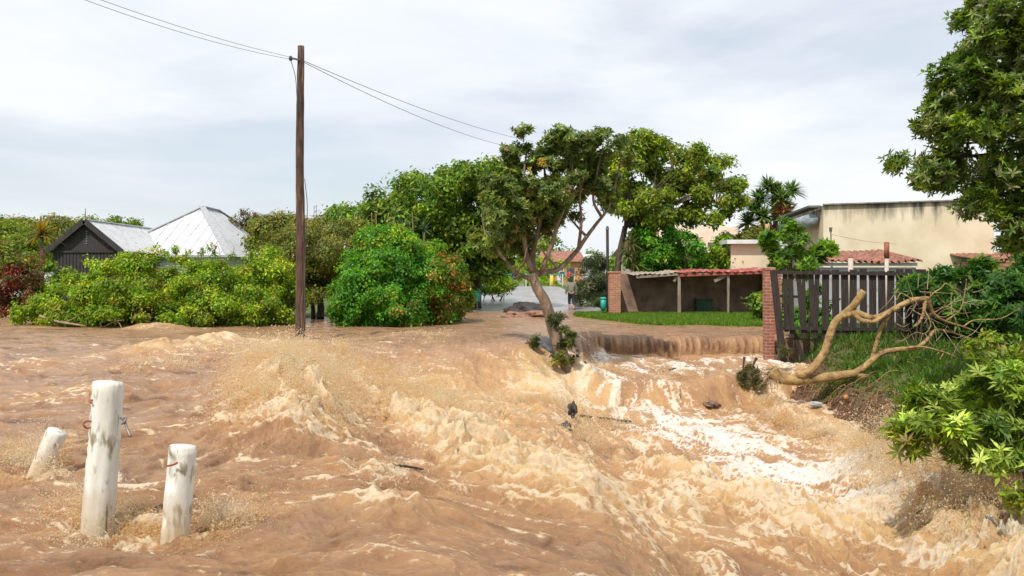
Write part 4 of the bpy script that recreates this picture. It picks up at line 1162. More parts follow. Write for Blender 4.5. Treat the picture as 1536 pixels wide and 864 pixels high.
# dark rocks showing through the second cascade
k = 0
for px, py, D, rx, rz, lb in ((1020,600,20.35,0.09,0.22,'narrow dark rock in the middle of the lower cascade'), (912,578,20.9,0.35,0.05,'flat dark rock at the left of the lower cascade'), (990,600,20.35,0.16,0.08,'small brown rock left of the narrow one in the lower cascade'), (1062,606,20.2,0.20,0.08,'rounded brown rock at the right of the lower cascade')):
    p = P(px, py, D); k += 1
    tag(blob('rock', p, (rx, 0.25, rz), M_brownrock, 20+k, amp=0.6), lb, 'rock', 'rocks in the lower cascade')
tag(blob('rock', P(415, 655, 10.4), (0.15,0.12,0.22), mat('brown_wet_rock',(0.14,0.06,0.03),(0.26,0.13,0.07),rough=.3), 31, amp=0.4), 'brown rock under the left side of the pale fan of spray', 'rock')
tag(blob('rock', P(512, 700, 8.6), (0.07,0.06,0.05), M_rock, 33, amp=0.5), 'small dark stone poking out below the pale fan of spray', 'rock')
tag(blob('rock', P(1224, 606, 19.0), (0.13,0.10,0.05), mat('grey_stone',(0.3,0.31,0.33),(0.45,0.46,0.48)), 35, amp=0.4), 'pale grey stone at the water edge under the fallen tree', 'rock')

# ------------------------------------------------------------------ people
def skin_tube(name, nodes, edges, m, parent=None, sub=2):
    me = bpy.data.meshes.new(name)
    me.from_pydata([n[0] for n in nodes], edges, [])
    o = bpy.data.objects.new(name, me); me.materials.append(m); col.objects.link(o)
    md = o.modifiers.new('Skin', 'SKIN'); md.use_smooth_shade = True
    sv = me.skin_vertices[0].data
    for i, n in enumerate(nodes):
        sv[i].radius = n[1] if isinstance(n[1], tuple) else (n[1], n[1])
    sv[0].use_root = True
    s = o.modifiers.new('Sub', 'SUBSURF'); s.levels = sub; s.render_levels = sub
    if parent:
        o.parent = parent
    return o
M_skin = mat('skin', (0.42,0.24,0.16), (0.5,0.3,0.2), bump=0)
M_hair = mat('dark_hair', (0.03,0.02,0.015), (0.07,0.045,0.03), bump=0.5, bscale=60)
def person(name_label, x, y, z, H, face, jc, tc, hair_long=True, bare_legs=True, stride=0.14):
    o = bpy.data.objects.new('person', None); col.objects.link(o); o.location = (x, y, z); o.rotation_euler = (0,0,face)
    tag(o, name_label, 'person')
    s = H/1.68
    V = lambda a, b, c: (a*s, b*s, c*s)
    f = stride
    nodes = [(V(0,0,0.92), (.13*s,.10*s)), (V(0,0,1.10), (.12*s,.09*s)), (V(0,0,1.30), (.15*s,.10*s)), (V(0,0,1.42), (.07*s,.06*s)), (V(0,0.01,1.49), (.05*s,.05*s)),
      (V(0,0.02,1.57), (.075*s,.09*s)), (V(0,0.02,1.65), (.05*s,.06*s)),
      (V(-.17,0,1.37), .055*s), (V(-.24,-.03,1.12), .042*s), (V(-.26,.05,.90), .032*s), (V(-.26,.08,.80), .035*s),
      (V(.17,0,1.37), .055*s), (V(.24,.03,1.12), .042*s), (V(.25,.10,.90), .032*s), (V(.25,.13,.80), .035*s),
      (V(-.09,0,.86), .085*s), (V(-.10,f,.48), .058*s), (V(-.10,f*.6,.10), .04*s), (V(-.10,f*.6+.14,.04), .035*s),
      (V(.09,0,.86), .085*s), (V(.10,-f*.3,.48), .058*s), (V(.10,-f*1.6,.12), .04*s), (V(.10,-f*1.6+.13,.04), .035*s)]
    edges = [(0,1),(1,2),(2,3),(3,4),(4,5),(5,6),(2,7),(7,8),(8,9),(9,10),(2,11),(11,12),(12,13),(13,14),(0,15),(15,16),(16,17),(17,18),(0,19),(19,20),(20,21),(21,22)]
    skin_tube('body', nodes, edges, M_skin, o)
    g = 1.22
    jm = mat('jacket', tuple(a*0.8 for a in jc), jc, scale=12, bump=0.4)
    nodes = [(V(0,0,0.86), (.165*s,.125*s)), (V(0,0,1.10), (.16*s,.125*s)), (V(0,0,1.32), (.175*s,.12*s)), (V(0,0,1.43), (.09*s,.08*s)),
      (V(-.18,0,1.37), .078*s), (V(-.25,-.03,1.12), .064*s), (V(-.27,.05,.88), .052*s), (V(.18,0,1.37), .078*s), (V(.25,.03,1.12), .064*s), (V(.26,.10,.88), .052*s)]
    skin_tube('jacket', nodes, [(0,1),(1,2),(2,3),(2,4),(4,5),(5,6),(2,7),(7,8),(8,9)], jm, o)
    tm = mat('trousers', tuple(a*0.7 for a in tc), tc, scale=12, bump=0.3)
    lo = 0.30 if bare_legs else 0.10
    nodes = [(V(0,0,.93), (.14*s,.11*s)), (V(-.09,0,.84), .10*s), (V(-.10,f,.48), .072*s), (V(-.10,f*.6+.02,lo), .056*s), (V(.09,0,.84), .10*s), (V(.10,-f*.3,.48), .072*s), (V(.10,-f*1.35,lo), .056*s)]
    skin_tube('trousers', nodes, [(0,1),(1,2),(2,3),(0,4),(4,5),(5,6)], tm, o)
    nodes = [(V(0,-.01,1.60), (.085*s,.10*s)), (V(0,0,1.66), (.07*s,.08*s)), (V(0,-.05,1.50), (.075*s,.05*s))]
    if hair_long: nodes.append((V(0,-.07,1.40), (.065*s,.04*s)))
    skin_tube('hair', nodes, [(0,1),(0,2)] + ([(2,3)] if hair_long else []), M_hair, o)
    return o
person('person in grey-green jacket and dark trousers walking away up the wet road', P(857,0,46).x, 46.0, gz(3.0,46.0)+0.02 if False else P(0,466,46).z, 1.66, 0, (0.27,0.26,0.20), (0.025,0.03,0.05))
person('distant person in dark clothes standing left of the leaning tree trunk', P(771,0,92).x, 92, 0.75, 1.7, 0.6, (0.04,0.05,0.08), (0.05,0.08,0.16), False, False, 0.04)
person('distant person in a dark blue top at the road end, left of the red top', P(843,0,95).x, 95, 0.75, 1.7, 2.8, (0.04,0.045,0.10), (0.35,0.30,0.30), False, True, 0.06)
person('distant person in a red top at the road end beside the feathery bush', P(854,0,94).x, 94, 0.75, 1.6, 3.1, (0.50,0.05,0.06), (0.06,0.05,0.07), False, True, 0.05)
# ------------------------------------------------------------------ vegetation
UPV = np.array([0,0,1.0])
def norm(a): return a/(np.linalg.norm(a, axis=-1, keepdims=True)+1e-9)
def leaf_mesh(name, Pn, Nn, Dn, Ln, Wn, Cn, m, parent):
    S = norm(np.cross(Nn, Dn)); Nn = norm(np.cross(Dn, S))
    L_ = Ln[:, None]; W_ = Wn[:, None]
    droop = rng.random((len(Pn),1))*0.25
    v0 = Pn
    v1 = Pn + Dn*L_*0.45 + S*W_*0.5 + Nn*W_*0.12
    v2 = Pn + Dn*L_ - Nn*L_*droop*0.5
    v3 = Pn + Dn*L_*0.45 - S*W_*0.5 + Nn*W_*0.12
    V = np.stack([v0, v1, v2, v3], 1).reshape(-1, 3)
    Q = np.arange(len(V)).reshape(-1, 4)
    me = npmesh(name, V, Q, False)
    add_attr(me, 'col', np.repeat(np.clip(Cn*np.array([1.42,1.28,1.1]),0,0.9), 4, axis=0))
    return link(name, me, m, parent)
def palette_pick(pal, n):
    w = np.array([p[1] for p in pal], float); w /= w.sum()
    c = np.array([p[0] for p in pal])
    return c[rng.choice(len(pal), n, p=w)]
def E(px, py, D, rpx, rpy, rd):
    c = P(px, py, D); return (np.array(c), np.array([rpx/F*D, rd, rpy/F*D]))
def foliage(name, ells, nclump, per, leaf, cr, pal, m=None, parent=None, aspect=0.5, inner=0.35, up=0.5, minz=None, hem=False, vary=0.22, rosette=0, zone=None, shell=0.30, bough=9, lump=0.30):
    A = np.array([(e[1][0]*e[1][2] + e[1][0]*e[1][1] + e[1][1]*e[1][2]) for e in ells]); A /= A.sum()
    C = []; Nn = []
    # boughs first, then leaf clumps gathered round the boughs: gives a lumpy, broken outline
    nb = max(5, int(nclump/bough)); B = []
    tries = 0
    while len(B) < nb and tries < nb*60:
        tries += 1
        i = rng.choice(len(ells), p=A); c, r = ells[i]
        d = norm(rng.normal(size=3))
        rad = (1 - shell*rng.random()**1.5 if rng.random() > inner else rng.random()**0.5*0.9)*(0.86+0.24*rng.random())
        p = c + d*r*rad
        if minz is not None and p[2] < minz: continue
        if any(j != i and np.sum(((p-c2)/r2)**2) < 0.45 for j, (c2, r2) in enumerate(ells)) and rng.random() < 0.8: continue
        B.append((p, norm(d/r), min(r)*lump*(0.6+0.8*rng.random())))
    while len(C) < nclump:
        p0, n0, rb = B[rng.integers(0, len(B))]
        d = norm(rng.normal(size=3) + n0*0.9 + np.array([0,0,0.35]))
        p = p0 + d*rb*np.array([1,1,0.8])*(0.75+0.3*rng.random())
        if minz is not None and p[2] < minz: continue
        C.append(p); Nn.append(norm(d + n0*0.5))
    C = np.array(C); Nn = np.array(Nn)
    cc = palette_pick(pal, nclump)
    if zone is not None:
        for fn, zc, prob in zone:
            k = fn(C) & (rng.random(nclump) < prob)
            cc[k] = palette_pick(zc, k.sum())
    br = np.exp(rng.normal(size=(nclump,1))*vary)
    cc = cc*br
    cs = cr*(0.6+0.8*rng.random(nclump))
    if rosette:
        # little whorls of long leaves round a stem tip
        per_r = rosette
        nw = max(1, per//per_r)
        tip = np.repeat(C, nw, 0) + norm(rng.normal(size=(nclump*nw,3)))*np.repeat(cs, nw)[:,None]*rng.random((nclump*nw,1))**0.4*np.array([1,1,0.8])
        ax = norm(np.repeat(Nn, nw, 0)*0.8 + UPV*0.7 + rng.normal(size=(nclump*nw,3))*0.45)
        cw = np.repeat(cc, nw, 0)*np.exp(rng.normal(size=(nclump*nw,1))*0.12)
        Tp = np.repeat(tip, per_r, 0); Ax = np.repeat(ax, per_r, 0); Cw = np.repeat(cw, per_r, 0)
        a = np.tile(np.arange(per_r)*2*math.pi/per_r, len(tip)) + rng.normal(size=len(Tp))*0.25
        R = norm(np.cross(Ax, np.array([0.31,0.9,0.2]))); U = np.cross(R, Ax)
        el = rng.random((len(Tp),1))*0.75 - 0.12
        D_ = norm((R*np.cos(a)[:,None] + U*np.sin(a)[:,None]) + Ax*el)
        n = len(Tp)
        return leaf_mesh(name, Tp, Ax, D_, leaf*(0.65+0.6*rng.random(n)), leaf*aspect*(0.7+0.5*rng.random(n)), np.clip(Cw*np.exp(rng.normal(size=(n,1))*0.12),0,1), m or M_leaf, parent)
    n = nclump*per
    off = norm(rng.normal(size=(n,3)))*(rng.random((n,1))**0.45)*np.repeat(cs, per)[:,None]*np.array([1,1,0.75])
    Pp = np.repeat(C, per, 0) + off
    Np = norm(np.repeat(Nn, per, 0)*0.6 + UPV*up + norm(off)*0.7 + rng.normal(size=(n,3))*0.55)
    Dd = norm(np.cross(Np, norm(rng.normal(size=(n,3)))) - UPV*0.15)
    Cc = np.repeat(cc, per, 0)*np.exp(rng.normal(size=(n,1))*0.20)
    Cc[:,0] *= 1 + 0.15*rng.normal(size=n)
    if minz is not None:
        k = Pp[:,2] > minz
        Pp, Np, Dd, Cc = Pp[k], Np[k], Dd[k], Cc[k]; n = len(Pp)
    sz = leaf*(0.6+0.7*rng.random(n))
    return leaf_mesh(name, Pp, Np, Dd, sz, sz*aspect, np.clip(Cc,0,1), m or M_leaf, parent)

def limbs(name, paths, m, parent, n=9, rough=0.05, split=False):
    if split:
        for p_ in paths: limbs(name, [p_], m, parent, n, rough)
        return
    """paths: list of (points, r0, r1)"""
    b = MB()
    for pts, r0, r1 in paths:
        sp = spline(pts, 5)
        k = len(sp)-1
        b.tube(sp, [r0+(r1-r0)*(i/k)**0.8 for i in range(k+1)], n, rough)
    return b.build(name, m, parent, True)
def auto_limbs(base, fork, ells, r, nl=10):
    out = [([base, (base+fork)/2 + Vector((random.uniform(-.15,.15),0,0)), fork], r, r*0.75)]
    for i in range(nl):
        c, rr = ells[i % len(ells)]
        d = norm(rng.normal(size=3)); e = Vector(c + d*rr*0.75)
        mid = fork.lerp(e, 0.45) + Vector((random.uniform(-.3,.3), random.uniform(-.3,.3), random.uniform(0.0,.4)))
        out.append(([fork, mid, e], r*0.45, r*0.06))
        for q in range(2):
            e2 = Vector(c + norm(rng.normal(size=3))*rr*0.85)
            out.append(([mid, mid.lerp(e2, .5)+Vector((0,0,.1)), e2], r*0.2, r*0.04))
    return out

# palettes (linear)
P_hedge = [((0.13,0.235,0.012),5),((0.20,0.29,0.015),4),((0.07,0.16,0.012),3),((0.25,0.27,0.03),1),((0.15,0.12,0.03),0.5)]
P_bright = [((0.055,0.20,0.014),5),((0.085,0.25,0.016),4),((0.04,0.13,0.012),3),((0.15,0.26,0.02),1.5)]
P_red = [((0.20,0.10,0.03),3),((0.24,0.14,0.035),3),((0.15,0.05,0.025),1),((0.10,0.15,0.02),4)]
P_redbush = [((0.17,0.035,0.02),3),((0.13,0.05,0.03),4),((0.09,0.12,0.03),3),((0.13,0.09,0.05),2)]
P_olive = [((0.12,0.155,0.028),4),((0.17,0.19,0.035),3),((0.07,0.10,0.025),3),((0.22,0.19,0.05),1)]
P_dark = [((0.055,0.115,0.014),4),((0.10,0.185,0.018),4),((0.16,0.25,0.02),3),((0.035,0.075,0.012),1.5)]
P_lean = [((0.075,0.125,0.032),4),((0.115,0.175,0.038),4),((0.05,0.09,0.025),2),((0.16,0.21,0.05),2),((0.14,0.12,0.05),0.4)]
P_mid = [((0.12,0.19,0.018),4),((0.17,0.24,0.02),4),((0.06,0.12,0.016),3),((0.19,0.21,0.03),1.2)]
P_right = [((0.065,0.125,0.022),4),((0.105,0.175,0.025),4),((0.15,0.22,0.025),3),((0.18,0.22,0.10),2),((0.035,0.07,0.018),1.5)]
P_near = [((0.12,0.20,0.025),4),((0.18,0.27,0.04),4),((0.25,0.33,0.09),2),((0.06,0.12,0.018),3),((0.24,0.20,0.06),0.6)]
P_vine = [((0.028,0.085,0.018),5),((0.05,0.13,0.02),3),((0.085,0.18,0.022),2)]
P_yucca = [((0.13,0.22,0.055),3),((0.19,0.28,0.07),2),((0.08,0.14,0.045),2)]

def tree(name, label, cat, ells, base, fork, r, m_bark, nclump, per, leaf, cr, pal, group=None, nl=10, **k):
    t = empty(name, tuple(base), label, cat, group)
    limbs('trunk', auto_limbs(Vector(base), Vector(fork), ells, r, nl), m_bark, t)
    foliage('crown', ells, nclump, per, leaf, cr, pal, parent=t, **k)
    return t
def bush(name, label, cat, ells, nclump, per, leaf, cr, pal, group=None, stems=8, minz=0.0, **k):
    c0 = ells[0][0]
    t = empty(name, (c0[0], c0[1], 0.05), label, cat, group)
    ps = []
    for i in range(stems):
        c, r = ells[i % len(ells)]
        x0 = c[0] + random.uniform(-.5,.5)*r[0]; y0 = c[1] + random.uniform(-.3,.3)*r[1]
        e = Vector(c + norm(rng.normal(size=3))*r*0.7)
        ps.append(([Vector((x0,y0,-0.1)), Vector((x0,y0,0)).lerp(e,.5), e], 0.035, 0.01))
    limbs('stem', ps, M_darkbark, t, 6)
    foliage('foliage', ells, nclump, per, leaf, cr, pal, parent=t, minz=minz, **k)
    return t

# --- left hedge (two shrubs merged into one long hedge)
HE = [E(85,472,32.5,42,28,1.6),E(130,455,33,50,38,2.0),E(190,434,33,60,46,2.2),E(262,429,33,60,46,2.2),E(335,431,33,60,46,2.2),E(400,434,33,44,48,2.2),E(110,475,32,60,22,1.2),E(220,470,31.8,70,30,1.5),E(340,468,31.8,80,30,1.5),E(410,465,32,36,32,1.5),E(432,450,32.5,14,36,1.2)]
bush('hedge', 'long yellow-green hedge with its foot in the flood, left of the pole', 'hedge', HE, 2900, 42, 0.112, 0.29, P_hedge, stems=24, inner=0.25, aspect=0.55, minz=0.03, hem=False, vary=0.3, lump=0.22, bough=7)
t = empty('fallen_branch', tuple(P(90,482,30.5)), 'bare brown branch lying at the water edge under the hedge', 'branch')
limbs('stem', [([P(60,474,31),P(85,482,30.6),P(128,489,30.3)],0.05,0.03),([P(95,484,30.6),P(110,478,30.5),P(122,470,30.4)],0.02,0.008),([P(165,478,30.8),P(178,484,30.6),P(183,494,30.4)],0.022,0.01),([P(160,488,30.8),P(172,482,30.6),P(186,480,30.4)],0.018,0.008)], M_twig, t, 6, split=True)
# sprigs poking over the hedge top
t = empty('climber', tuple(P(300,376,33)), 'thin leafy shoots rising above the hedge in front of the white roof', 'climber')
ps = []; se = []
for px, h in ((243,18),(262,16),(300,14),(322,22),(330,26),(345,16),(370,18),(382,24),(278,12)):
    a = P(px,392,33); b_ = P(px+random.uniform(-6,6), 378-h*0.6, 33)
    ps.append(([a, a.lerp(b_,.5)+Vector((.05,0,0)), b_], 0.012, 0.006)); se.append((np.array(b_)-np.array([0,0,.22]), np.array([0.10,0.10,0.30])))
limbs('stem', ps, M_darkbark, t, 5, split=True)
foliage('foliage', se, 60, 8, 0.13, 0.09, P_hedge, parent=t, lump=0.9, bough=2, aspect=0.4)

# --- bright green bush with autumn side
BE = [E(590,425,33,62,72,2.6),E(545,455,32.5,42,40,2.0),E(600,460,32,70,34,2.0),E(640,420,33.5,48,62,2.4),E(670,445,34,30,48,1.8),E(585,378,33,45,36,2.0),E(525,478,32,28,16,1.2)]
bush('bush', 'bright green rounded bush with orange-red leaves on its right side', 'bush', BE, 2300, 42, 0.112, 0.29, P_bright, stems=14, inner=0.22, aspect=0.55, minz=0.03,
     zone=[(lambda c: c[:,0] > P(648,0,33).x, P_red, 0.45), (lambda c: (c[:,0] > P(610,0,33).x) & (c[:,2] < 1.0), P_red, 0.22), (lambda c: c[:,2] > 2.6, P_hedge, 0.4)])
# --- olive thicket between
OE = [E(455,385,37,48,46,2.4),E(500,370,37,55,38,2.4),E(430,400,36.5,38,45,2.0),E(540,372,37.5,38,35,2.0),E(470,420,36.5,48,30,2.0)]
t = tree('small_tree', 'olive-green small tree with several dark leaning trunks behind the pole', 'tree', OE, P(480,478,36.8), P(478,440,37), 0.16, M_darkbark, 1150, 34, 0.12, 0.34, P_olive, nl=12, inner=0.3, aspect=0.45)
limbs('side_trunk', [([P(508,478,36.5),P(515,455,36.5),P(528,430,36.8)],0.15,0.08),([P(470,478,36.9),P(468,455,37),P(455,425,37)],0.10,0.06),([P(494,474,37.5),P(500,440,37.5),P(505,415,37.5)],0.12,0.07)], M_darkbark, t)
# --- agaves / aloes on the skyline of the thicket
def spiky(name, label, cat, c, R, n, leafL, wid, pal, trunk=None, group=None, lowbias=-0.3, m=None, skirt=False):
    t = empty(name, tuple(trunk[0] if trunk else c), label, cat, group)
    if trunk: limbs('trunk', [(trunk, R*0.16, R*0.13)], M_bark, t)
    V = []; Q = []; C = []
    for cc in (c if isinstance(c, list) else [c]):
        cc = np.array(cc)
        for i in range(n):
            z = lowbias + (1-lowbias)*random.random(); a = random.uniform(0, 2*math.pi)
            rr = math.sqrt(max(0, 1-min(1,z*z))); d = np.array([math.cos(a)*rr, math.sin(a)*rr, z]); d /= np.linalg.norm(d)
            s = np.cross(d, UPV); s /= np.linalg.norm(s)+1e-6
            L_ = leafL*random.uniform(.75,1.1); cl = palette_pick(pal,1)[0]*math.exp(random.gauss(0,.18))
            i0 = len(V); seg = 4
            for q in range(seg+1):
                u = q/seg; p = cc + d*L_*u + np.array([0,0,-0.22*L_*u*u]); w = wid*(1-u)**0.6*(0.75+0.5*u)
                V += [p - s*w, p + s*w]; C += [cl, cl]
            for q in range(seg): Q.append((i0+2*q, i0+2*q+1, i0+2*q+3, i0+2*q+2))
    me = npmesh('crown', np.array(V), np.array(Q), False); add_attr(me, 'col', np.array(C))
    link('crown', me, m or M_leaf, t)
    if skirt:
        foliage('dead_skirt', [(np.array(skirt[0]), np.array(skirt[1]))], 70, 22, 0.55, 0.16, [((0.24,0.13,0.06),3),((0.34,0.20,0.10),2),((0.13,0.08,0.04),2)], parent=t, aspect=0.12, up=-0.6)
    return t
P_ag = [((0.06,0.12,0.05),3),((0.10,0.17,0.06),2)]
spiky('agave', 'large grey-green agave on the skyline above the bright bush, left one', 'agave', P(605,340,40), 0.4, 34, 0.75, 0.06, P_ag, [P(605,375,40), P(605,355,40), P(605,343,40)], 'agaves above the bright bush')
spiky('agave', 'agave with upright spikes above the bright bush, right of the larger one', 'agave', P(636,345,40), 0.4, 30, 0.65, 0.06, P_ag, [P(636,380,40), P(636,360,40), P(636,348,40)], 'agaves above the bright bush')
t = empty('reed_clump', tuple(P(550,345,41)), 'upright reddish flower stalks on the skyline above the thicket', 'plant')
ps = [([P(px,372,41), P(px+random.uniform(-1,1),350,41), P(px+random.uniform(-2,2),320+random.uniform(-2,10),41)], 0.035, 0.02) for px in (533,541,549,558,566,581,590,620)]
limbs('stalk', ps, mat('red_stalk',(0.20,0.10,0.05),(0.30,0.22,0.08)), t, 5, split=True)

# --- big dark tree mass in the middle
DE = [E(672,308,48,78,50,5),E(590,330,49,58,38,4.5),E(705,300,47,62,54,4.5),E(540,335,50,42,24,4),E(640,345,47,90,45,4),E(745,335,46,55,60,3.5),E(720,375,46,55,38,3),E(735,285,47,42,36,3.5)]
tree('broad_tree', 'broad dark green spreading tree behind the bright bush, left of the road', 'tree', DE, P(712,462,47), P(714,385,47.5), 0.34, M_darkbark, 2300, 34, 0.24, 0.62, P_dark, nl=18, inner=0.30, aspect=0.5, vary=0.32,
     zone=[(lambda c: (c[:,0] > P(715,0,47).x) & (c[:,2] < 4.2), [((0.03,0.07,0.012),1),((0.045,0.09,0.015),1)], 0.7)])  # underside shade put into the leaf colour: darker leaves low on the right
# low plants beside the road under the trees
bush('fern_bush', 'sunlit arching ferny shrub at the left roadside under the broad tree', 'bush', [E(735,415,56,26,28,2),E(752,425,56,16,16,1.4),E(718,430,56,18,14,1.5)], 300, 26, 0.22, 0.35, P_hedge, minz=0.1, aspect=0.3)
bush('shady_bush', 'dark bush at the roadside behind the dull teal bin', 'bush', [E(700,440,50,14,26,1.5),E(690,460,44,12,18,1.0)], 160, 26, 0.18, 0.3, P_dark, minz=0.1)

# --- distant trees and hedges
def far(label, ells, pal, n=420, leaf=0.35, cr=0.7, name='distant_tree', base=None, mb=None, **k):
    c = ells[0][0]
    tree(name, label, 'tree', ells, Vector((c[0], c[1], 0.4)), Vector((c[0], c[1], c[2]-ells[0][1][2]*0.4)), 0.22, mb or M_darkbark, n, 24, leaf, cr, pal, nl=6, **k)
far('round green tree at the left edge, behind the red bush', [E(20,370,66,48,40,4),E(-35,375,66,50,45,4)], P_mid, 520, 0.3, 0.7)
far('yellowish feathery tree left of the black gable', [E(75,362,78,38,36,4),E(40,355,80,30,24,4)], P_olive, 420, 0.3, 0.7)
far('dark tree top peeping over the pale metal roof of the shed', [E(178,352,92,34,20,5)], P_dark, 260, 0.35, 0.8)
far('green tree crowding the left of the white hipped roof, far behind', [E(130,365,100,50,32,5)], P_mid, 300, 0.4, 0.9)
far('greenish tree right of the white hipped roof', [E(415,362,62,32,32,3.5),E(450,350,64,26,22,3)], P_olive, 420, 0.26, 0.6)
t = empty('bare_tree', tuple(P(372,420,72)), 'half bare twiggy brown tree behind the right slope of the white roof', 'tree')
ells = [E(372,335,72,26,20,2.5)]
ps = auto_limbs(P(372,420,72), P(372,355,72), ells*2, 0.16, 26); limbs('trunk', ps, M_darkbark, t, 5)
foliage('crown', ells, 130, 14, 0.2, 0.4, [((0.12,0.08,0.05),2),((0.10,0.12,0.04),1)], parent=t)
far('grey-green tree closing the view at the far end of the road', [E(805,385,130,60,38,6),E(760,395,128,50,30,6)], P_mid, 420, 0.5, 1.2)
far('dark tree far behind the feathery bush right of the road', [E(935,400,120,60,22,6)], P_dark, 300, 0.5, 1.1)
far('yellow-green tree behind the far green fence', [E(740,408,104,38,20,3),E(800,406,106,50,16,3)], P_hedge, 380, 0.3, 0.7)
bush('clipped_hedge', 'low bright green hedge along the far green fence', 'hedge', [E(740,421,96,30,12,1.0),E(790,421,96,32,12,1.0),E(838,421,96,26,12,1.0)], 300, 24, 0.2, 0.45, [((0.20,0.32,0.02),1),((0.13,0.25,0.02),1)], minz=0.5)
for i, (a, b_) in enumerate(((-80,'leftmost stretch of far green woodland behind the houses'),(1300,'far dark woodland behind the cream building'),(1560,'far green woodland beyond the right edge'))):
    el = [E(a+dx, 398+random.uniform(-6,6), 150+dy, 70, 26, 8) for dx, dy in ((0,0),(90,8),(180,0))]
    far(b_, el, P_mid, 300, 0.7, 1.6)
el = [E(560,395,110,60,20,6),E(640,395,110,60,22,6)]
far('far woodland seen under the olive thicket', el, P_dark, 300, 0.5, 1.2)

# --- red bush at left edge + aloe tree
bush('red_leaved_bush', 'red and brown leaved bush at the left edge of the flood', 'bush', [E(10,425,40,42,55,1.8),E(-50,420,40,50,60,1.8),E(20,455,39,30,28,1.4)], 620, 30, 0.16, 0.34, P_redbush, minz=0.03, inner=0.3,
     zone=[(lambda c: c[:,2] > 2.2, P_mid, 0.6)])
bush('dark_shrub', 'dark green shrub between the red bush and the black shed', 'bush', [E(72,425,44,26,28,1.5),E(55,450,42,20,24,1.2)], 260, 28, 0.16, 0.32, P_dark, minz=0.03)
spiky('aloe_tree', 'tree aloe with a fan of orange dead leaves, left of the black shed', 'aloe', P(63,352,50), 0.75, 110, 1.25, 0.085, [((0.34,0.20,0.03),2),((0.24,0.16,0.04),1),((0.14,0.18,0.04),1.2)], [P(63,425,50), P(62,390,50), P(63,355,50)])

# --- leaning tree in the middle: hand placed limbs
LD = 21.3
def LP(px, py, dd=0.0): return P(px, py, LD+dd)
t = empty('leaning_tree', tuple(LP(846,540)), 'leaning forked tree standing in the flood at the lip of the hump', 'tree')
paths = [
 ([LP(866,600,-.1),LP(848,548,-.1),LP(834,505),LP(826,478),LP(817,452),LP(804,428),LP(799,410)], 0.175, 0.105),
 ([LP(802,424),LP(790,416),LP(775,410,-.2),LP(762,395,-.3),LP(750,380,-.4),LP(738,360,-.5)], 0.065, 0.022),
 ([LP(799,412),LP(815,408,.1),LP(838,403,.2),LP(862,380,.3),LP(880,355,.3),LP(895,335,.4),LP(912,312,.5),LP(925,270,.5),LP(932,235,.5)], 0.085, 0.018),
 ([LP(800,412),LP(799,390,.2),LP(803,360,.2),LP(812,325,.3),LP(818,280,.3),LP(815,235,.2)], 0.085, 0.02),
 ([LP(799,408),LP(790,385,-.1),LP(786,355,-.2),LP(780,320,-.3),LP(785,270,-.3),LP(790,225,-.2)], 0.075, 0.02),
 ([LP(812,408),LP(826,372,-.2),LP(835,340,-.3),LP(850,300,-.3),LP(858,255,-.3),LP(855,215,-.2)], 0.065, 0.018),
 ([LP(868,372,.3),LP(872,330,.1),LP(870,290,0),LP(880,240,0)], 0.045, 0.015),
 ([LP(880,355,.3),LP(866,340,.5),LP(850,320,.6),LP(838,290,.7)], 0.035, 0.012),
 ([LP(902,325,.4),LP(890,300,.2),LP(895,262,.1),LP(905,215,.1)], 0.04, 0.012),
 ([LP(750,380,-.4),LP(742,370,-.2),LP(728,350,0),LP(722,320,.1)], 0.03, 0.01),
 ([LP(786,352,-.2),LP(772,335,-.4),LP(758,305,-.5),LP(752,280,-.5)], 0.04, 0.012),
 ([LP(775,409,-.2),LP(785,395,-.5),LP(790,372,-.6)], 0.022, 0.008),
 ([LP(803,360,.2),LP(822,345,.5),LP(842,330,.7),LP(862,300,.9)], 0.035, 0.012),
 ([LP(838,403,.2),LP(820,385,-.2),LP(812,372,-.3),LP(805,368,-.4)], 0.03, 0.010),
]
limbs('trunk', paths, M_bark, t, 12, 0.06)
CE = [E(792,236,LD-.2,28,34,.8),E(850,228,LD-.1,42,30,.9),E(908,232,LD+.2,34,28,.8),E(770,285,LD-.3,40,45,1.0),E(840,265,LD,50,42,1.1),E(745,325,LD-.2,38,42,1.0),E(790,345,LD+.4,44,34,1.0),E(880,280,LD+.7,36,40,.7),E(832,310,LD+.6,42,34,.8),E(735,360,LD+.1,28,20,.7),E(865,236,LD+.5,44,28,.8),E(915,265,LD+.3,26,30,.6),E(840,345,LD+.8,30,24,.6)]
foliage('crown', CE, 1150, 48, 0.115, 0.17, P_lean, M_leafgloss, t, aspect=0.42, inner=0.35, rosette=6, vary=0.25)
foliage('blossom', [E(800,232,LD-1.0,20,20,.3),E(790,250,LD-1.1,10,6,.2),E(815,245,LD-1.0,8,8,.2)], 12, 9, 0.07, 0.06, [((0.42,0.20,0.03),1),((0.32,0.28,0.05),1)], parent=t)
foliage('basal_shoots', [E(830,495,LD-.35,22,22,.35),E(848,515,LD-.35,20,14,.3),E(812,515,LD-.3,14,8,.25),E(862,490,LD-.4,14,6,.2),E(838,475,LD-.3,10,14,.2)], 90, 24, 0.10, 0.11, [((0.06,0.09,0.025),2),((0.11,0.14,0.04),2),((0.03,0.05,0.02),2)], parent=t, aspect=0.35, rosette=5)
# weeds round its foot
bush('weeds', 'dark wet weeds around the foot of the leaning tree', 'weeds', [E(835,538,20.9,22,7,.3),E(868,540,21.2,18,6,.3)], 60, 22, 0.07, 0.08, P_olive, stems=4, minz=-0.6)

